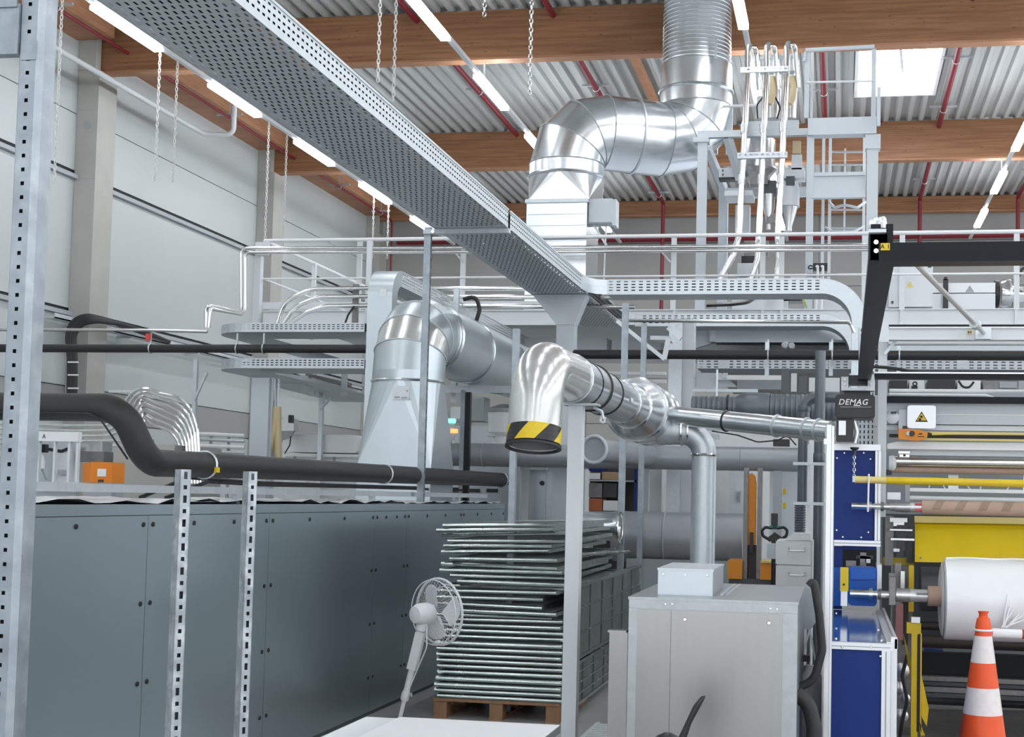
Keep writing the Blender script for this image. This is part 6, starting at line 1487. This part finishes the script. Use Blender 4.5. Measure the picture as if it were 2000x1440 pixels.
# floor clutter between the machine box and the blue cabinet
t = thing('hose_reel_disc', 'flat grey disc standing beside the machine box', 'disc', (W(1577,1230,7.9).x, 7.9, 0))
part('disc', MB().prism(pt(7.9,(1566,1150),(1590,1148),(1597,1180),(1594,1215),(1582,1232),(1566,1228)), (0,.04,0)), 'grey_mid', t); pb6(t, 'stand', 1574, 1230, 1580, 1540, 7.92, .03, 'steel_dark')
part('strut', MB().obox(W(1582,1230,7.9), W(1570,1270,7.9), .012, .012).obox(W(1582,1230,7.9), W(1592,1290,7.9), .012, .012), 'galv', t)
q = W(1583,1300,7.6)
t = thing('white_canister', 'white plastic canister standing beside the machine box', 'canister', (q.x, 7.6, 0))
part('body', MB().lathe((q.x,7.6,.02), (0,0,1), [(0,.06),(.02,.065),(q.z-.08,.065),(q.z-.05,.04),(q.z-.02,.035)], 20), 'plastic_white', t); part('cap', MB().pbox(1568,1281,1582,1293,7.55,.06), 'black_plastic', t)
# signal lamp and white tanks in the left-middle background
t = thing('signal_lamp', 'small green and orange signal lamp post in the background', 'lamp', (W(881,850,16.2).x, 16.2, 0))
pb6(t, 'post', 879, 860, 883, 1200, 16.22, .03, 'galv'); pb6(t, 'green_light', 873, 818, 888, 826, 16.2, .05, 'green_led'); pb6(t, 'orange_light', 880, 838, 892, 846, 16.2, .05, 'orange_led'); pb6(t, 'body', 876, 826, 886, 860, 16.21, .04, 'grey_paint')
t = thing('white_hopper', 'white bucket shaped hopper in the background left of the striped duct mouth', 'hopper', (W(985,850,15.8).x, 16, 0))
part('bucket', MB().lathe(W(984,806,16), (0,0,-1), [(0,.2),(.25,.18),(.3,.1),(.45,.08)], 20), 'white_bright', t); part('cover', MB().lathe(W(985,790,16), (0,0,-1), [(0,.05),(.06,.22),(.1,.22)], 20), 'grey_pipe', t)
pb6(t, 'stand', 948, 846, 1000, 852, 15.9, .3, 'white_paint'); pb6(t, 'leg', 960, 852, 966, 1200, 16.1, .05, 'galv')
t = thing('machine_box_row', 'row of grey and white machine housings in the background behind the big duct', 'machine', (W(930,860,16.8).x, 16.8, 0))
pb6(t, 'housing', 888, 832, 960, 900, 16.8, .4, 'grey_paint'); pb6(t, 'housing', 880, 795, 905, 818, 16.9, .3, 'white_paint'); pb6(t, 'housing', 910, 776, 945, 822, 16.9, .3, 'grey_mid'); pb6(t, 'base', 880, 900, 990, 1200, 16.9, .3, 'grey_paint')
t = thing('black_upright', 'black upright bar with a grey edge right of the big round duct', 'post', (W(908,850,13.0).x, 13.7, 0))
pb6(t, 'bar', 905, 766, 916, 1000, 13.72, .06, 'black_plastic'); pb6(t, 'edge', 897, 762, 905, 1000, 13.7, .08, 'galv_rack')
part('foot', MB().box(W(897,900,13.72).x,13.7,0,W(916,900,13.72).x,13.78,W(900,1000,13.7).z), 'black_plastic', t)
# white steelwork under the platform
t = thing('under_platform_steel', 'white plates and rails under the platform behind the dark spiral duct', 'frame', (W(1450,750,16).x, 16, W(1450,770,16).z))
pb6(t, 'rail', 1400, 733, 1530, 742, 16.0, .1, 'white_bright'); pb6(t, 'bracket', 1412, 722, 1420, 738, 15.95, .1, 'white_paint')
part('plate', MB().prism(pt(16.1,(1360,725),(1405,725),(1440,756),(1360,756)), (0,.05,0)), 'grey_paint', t); pb6(t, 'plate', 1440, 742, 1530, 760, 16.2, .1, 'grey_mid'); pb6(t, 'plate', 1580, 738, 1640, 765, 16.2, .1, 'white_paint')
pb6(t, 'rail', 1355, 756, 1400, 762, 16.0, .1, 'white_paint'); pb6(t, 'strip', 1545, 725, 1556, 765, 16.1, .05, 'white_paint')
pb6(t, 'pipe_plate', 1345, 848, 1405, 858, 16.1, .05, 'white_paint')
for (y0,y1,x0,x1) in ((742,748,1190,1300),(726,732,1160,1300)): pb6(t, 'rail', x0, y0, x1, y1, 16.4, .08, 'white_bright')
t = thing('small_gearbox', 'small dark gearbox with a cable beside the thin branch duct', 'gearbox', (W(1525,865,13.5).x, 13.5, W(1525,872,13.5).z))
pb6(t, 'case', 1510, 858, 1542, 872, 13.5, .1, 'black_plastic'); part('cable', MB().tube(pt(11.0,(1390,842),(1440,850),(1480,864),(1520,860),(1538,850),(1555,870)), .006, 5, .1), 'black_rubber', t)
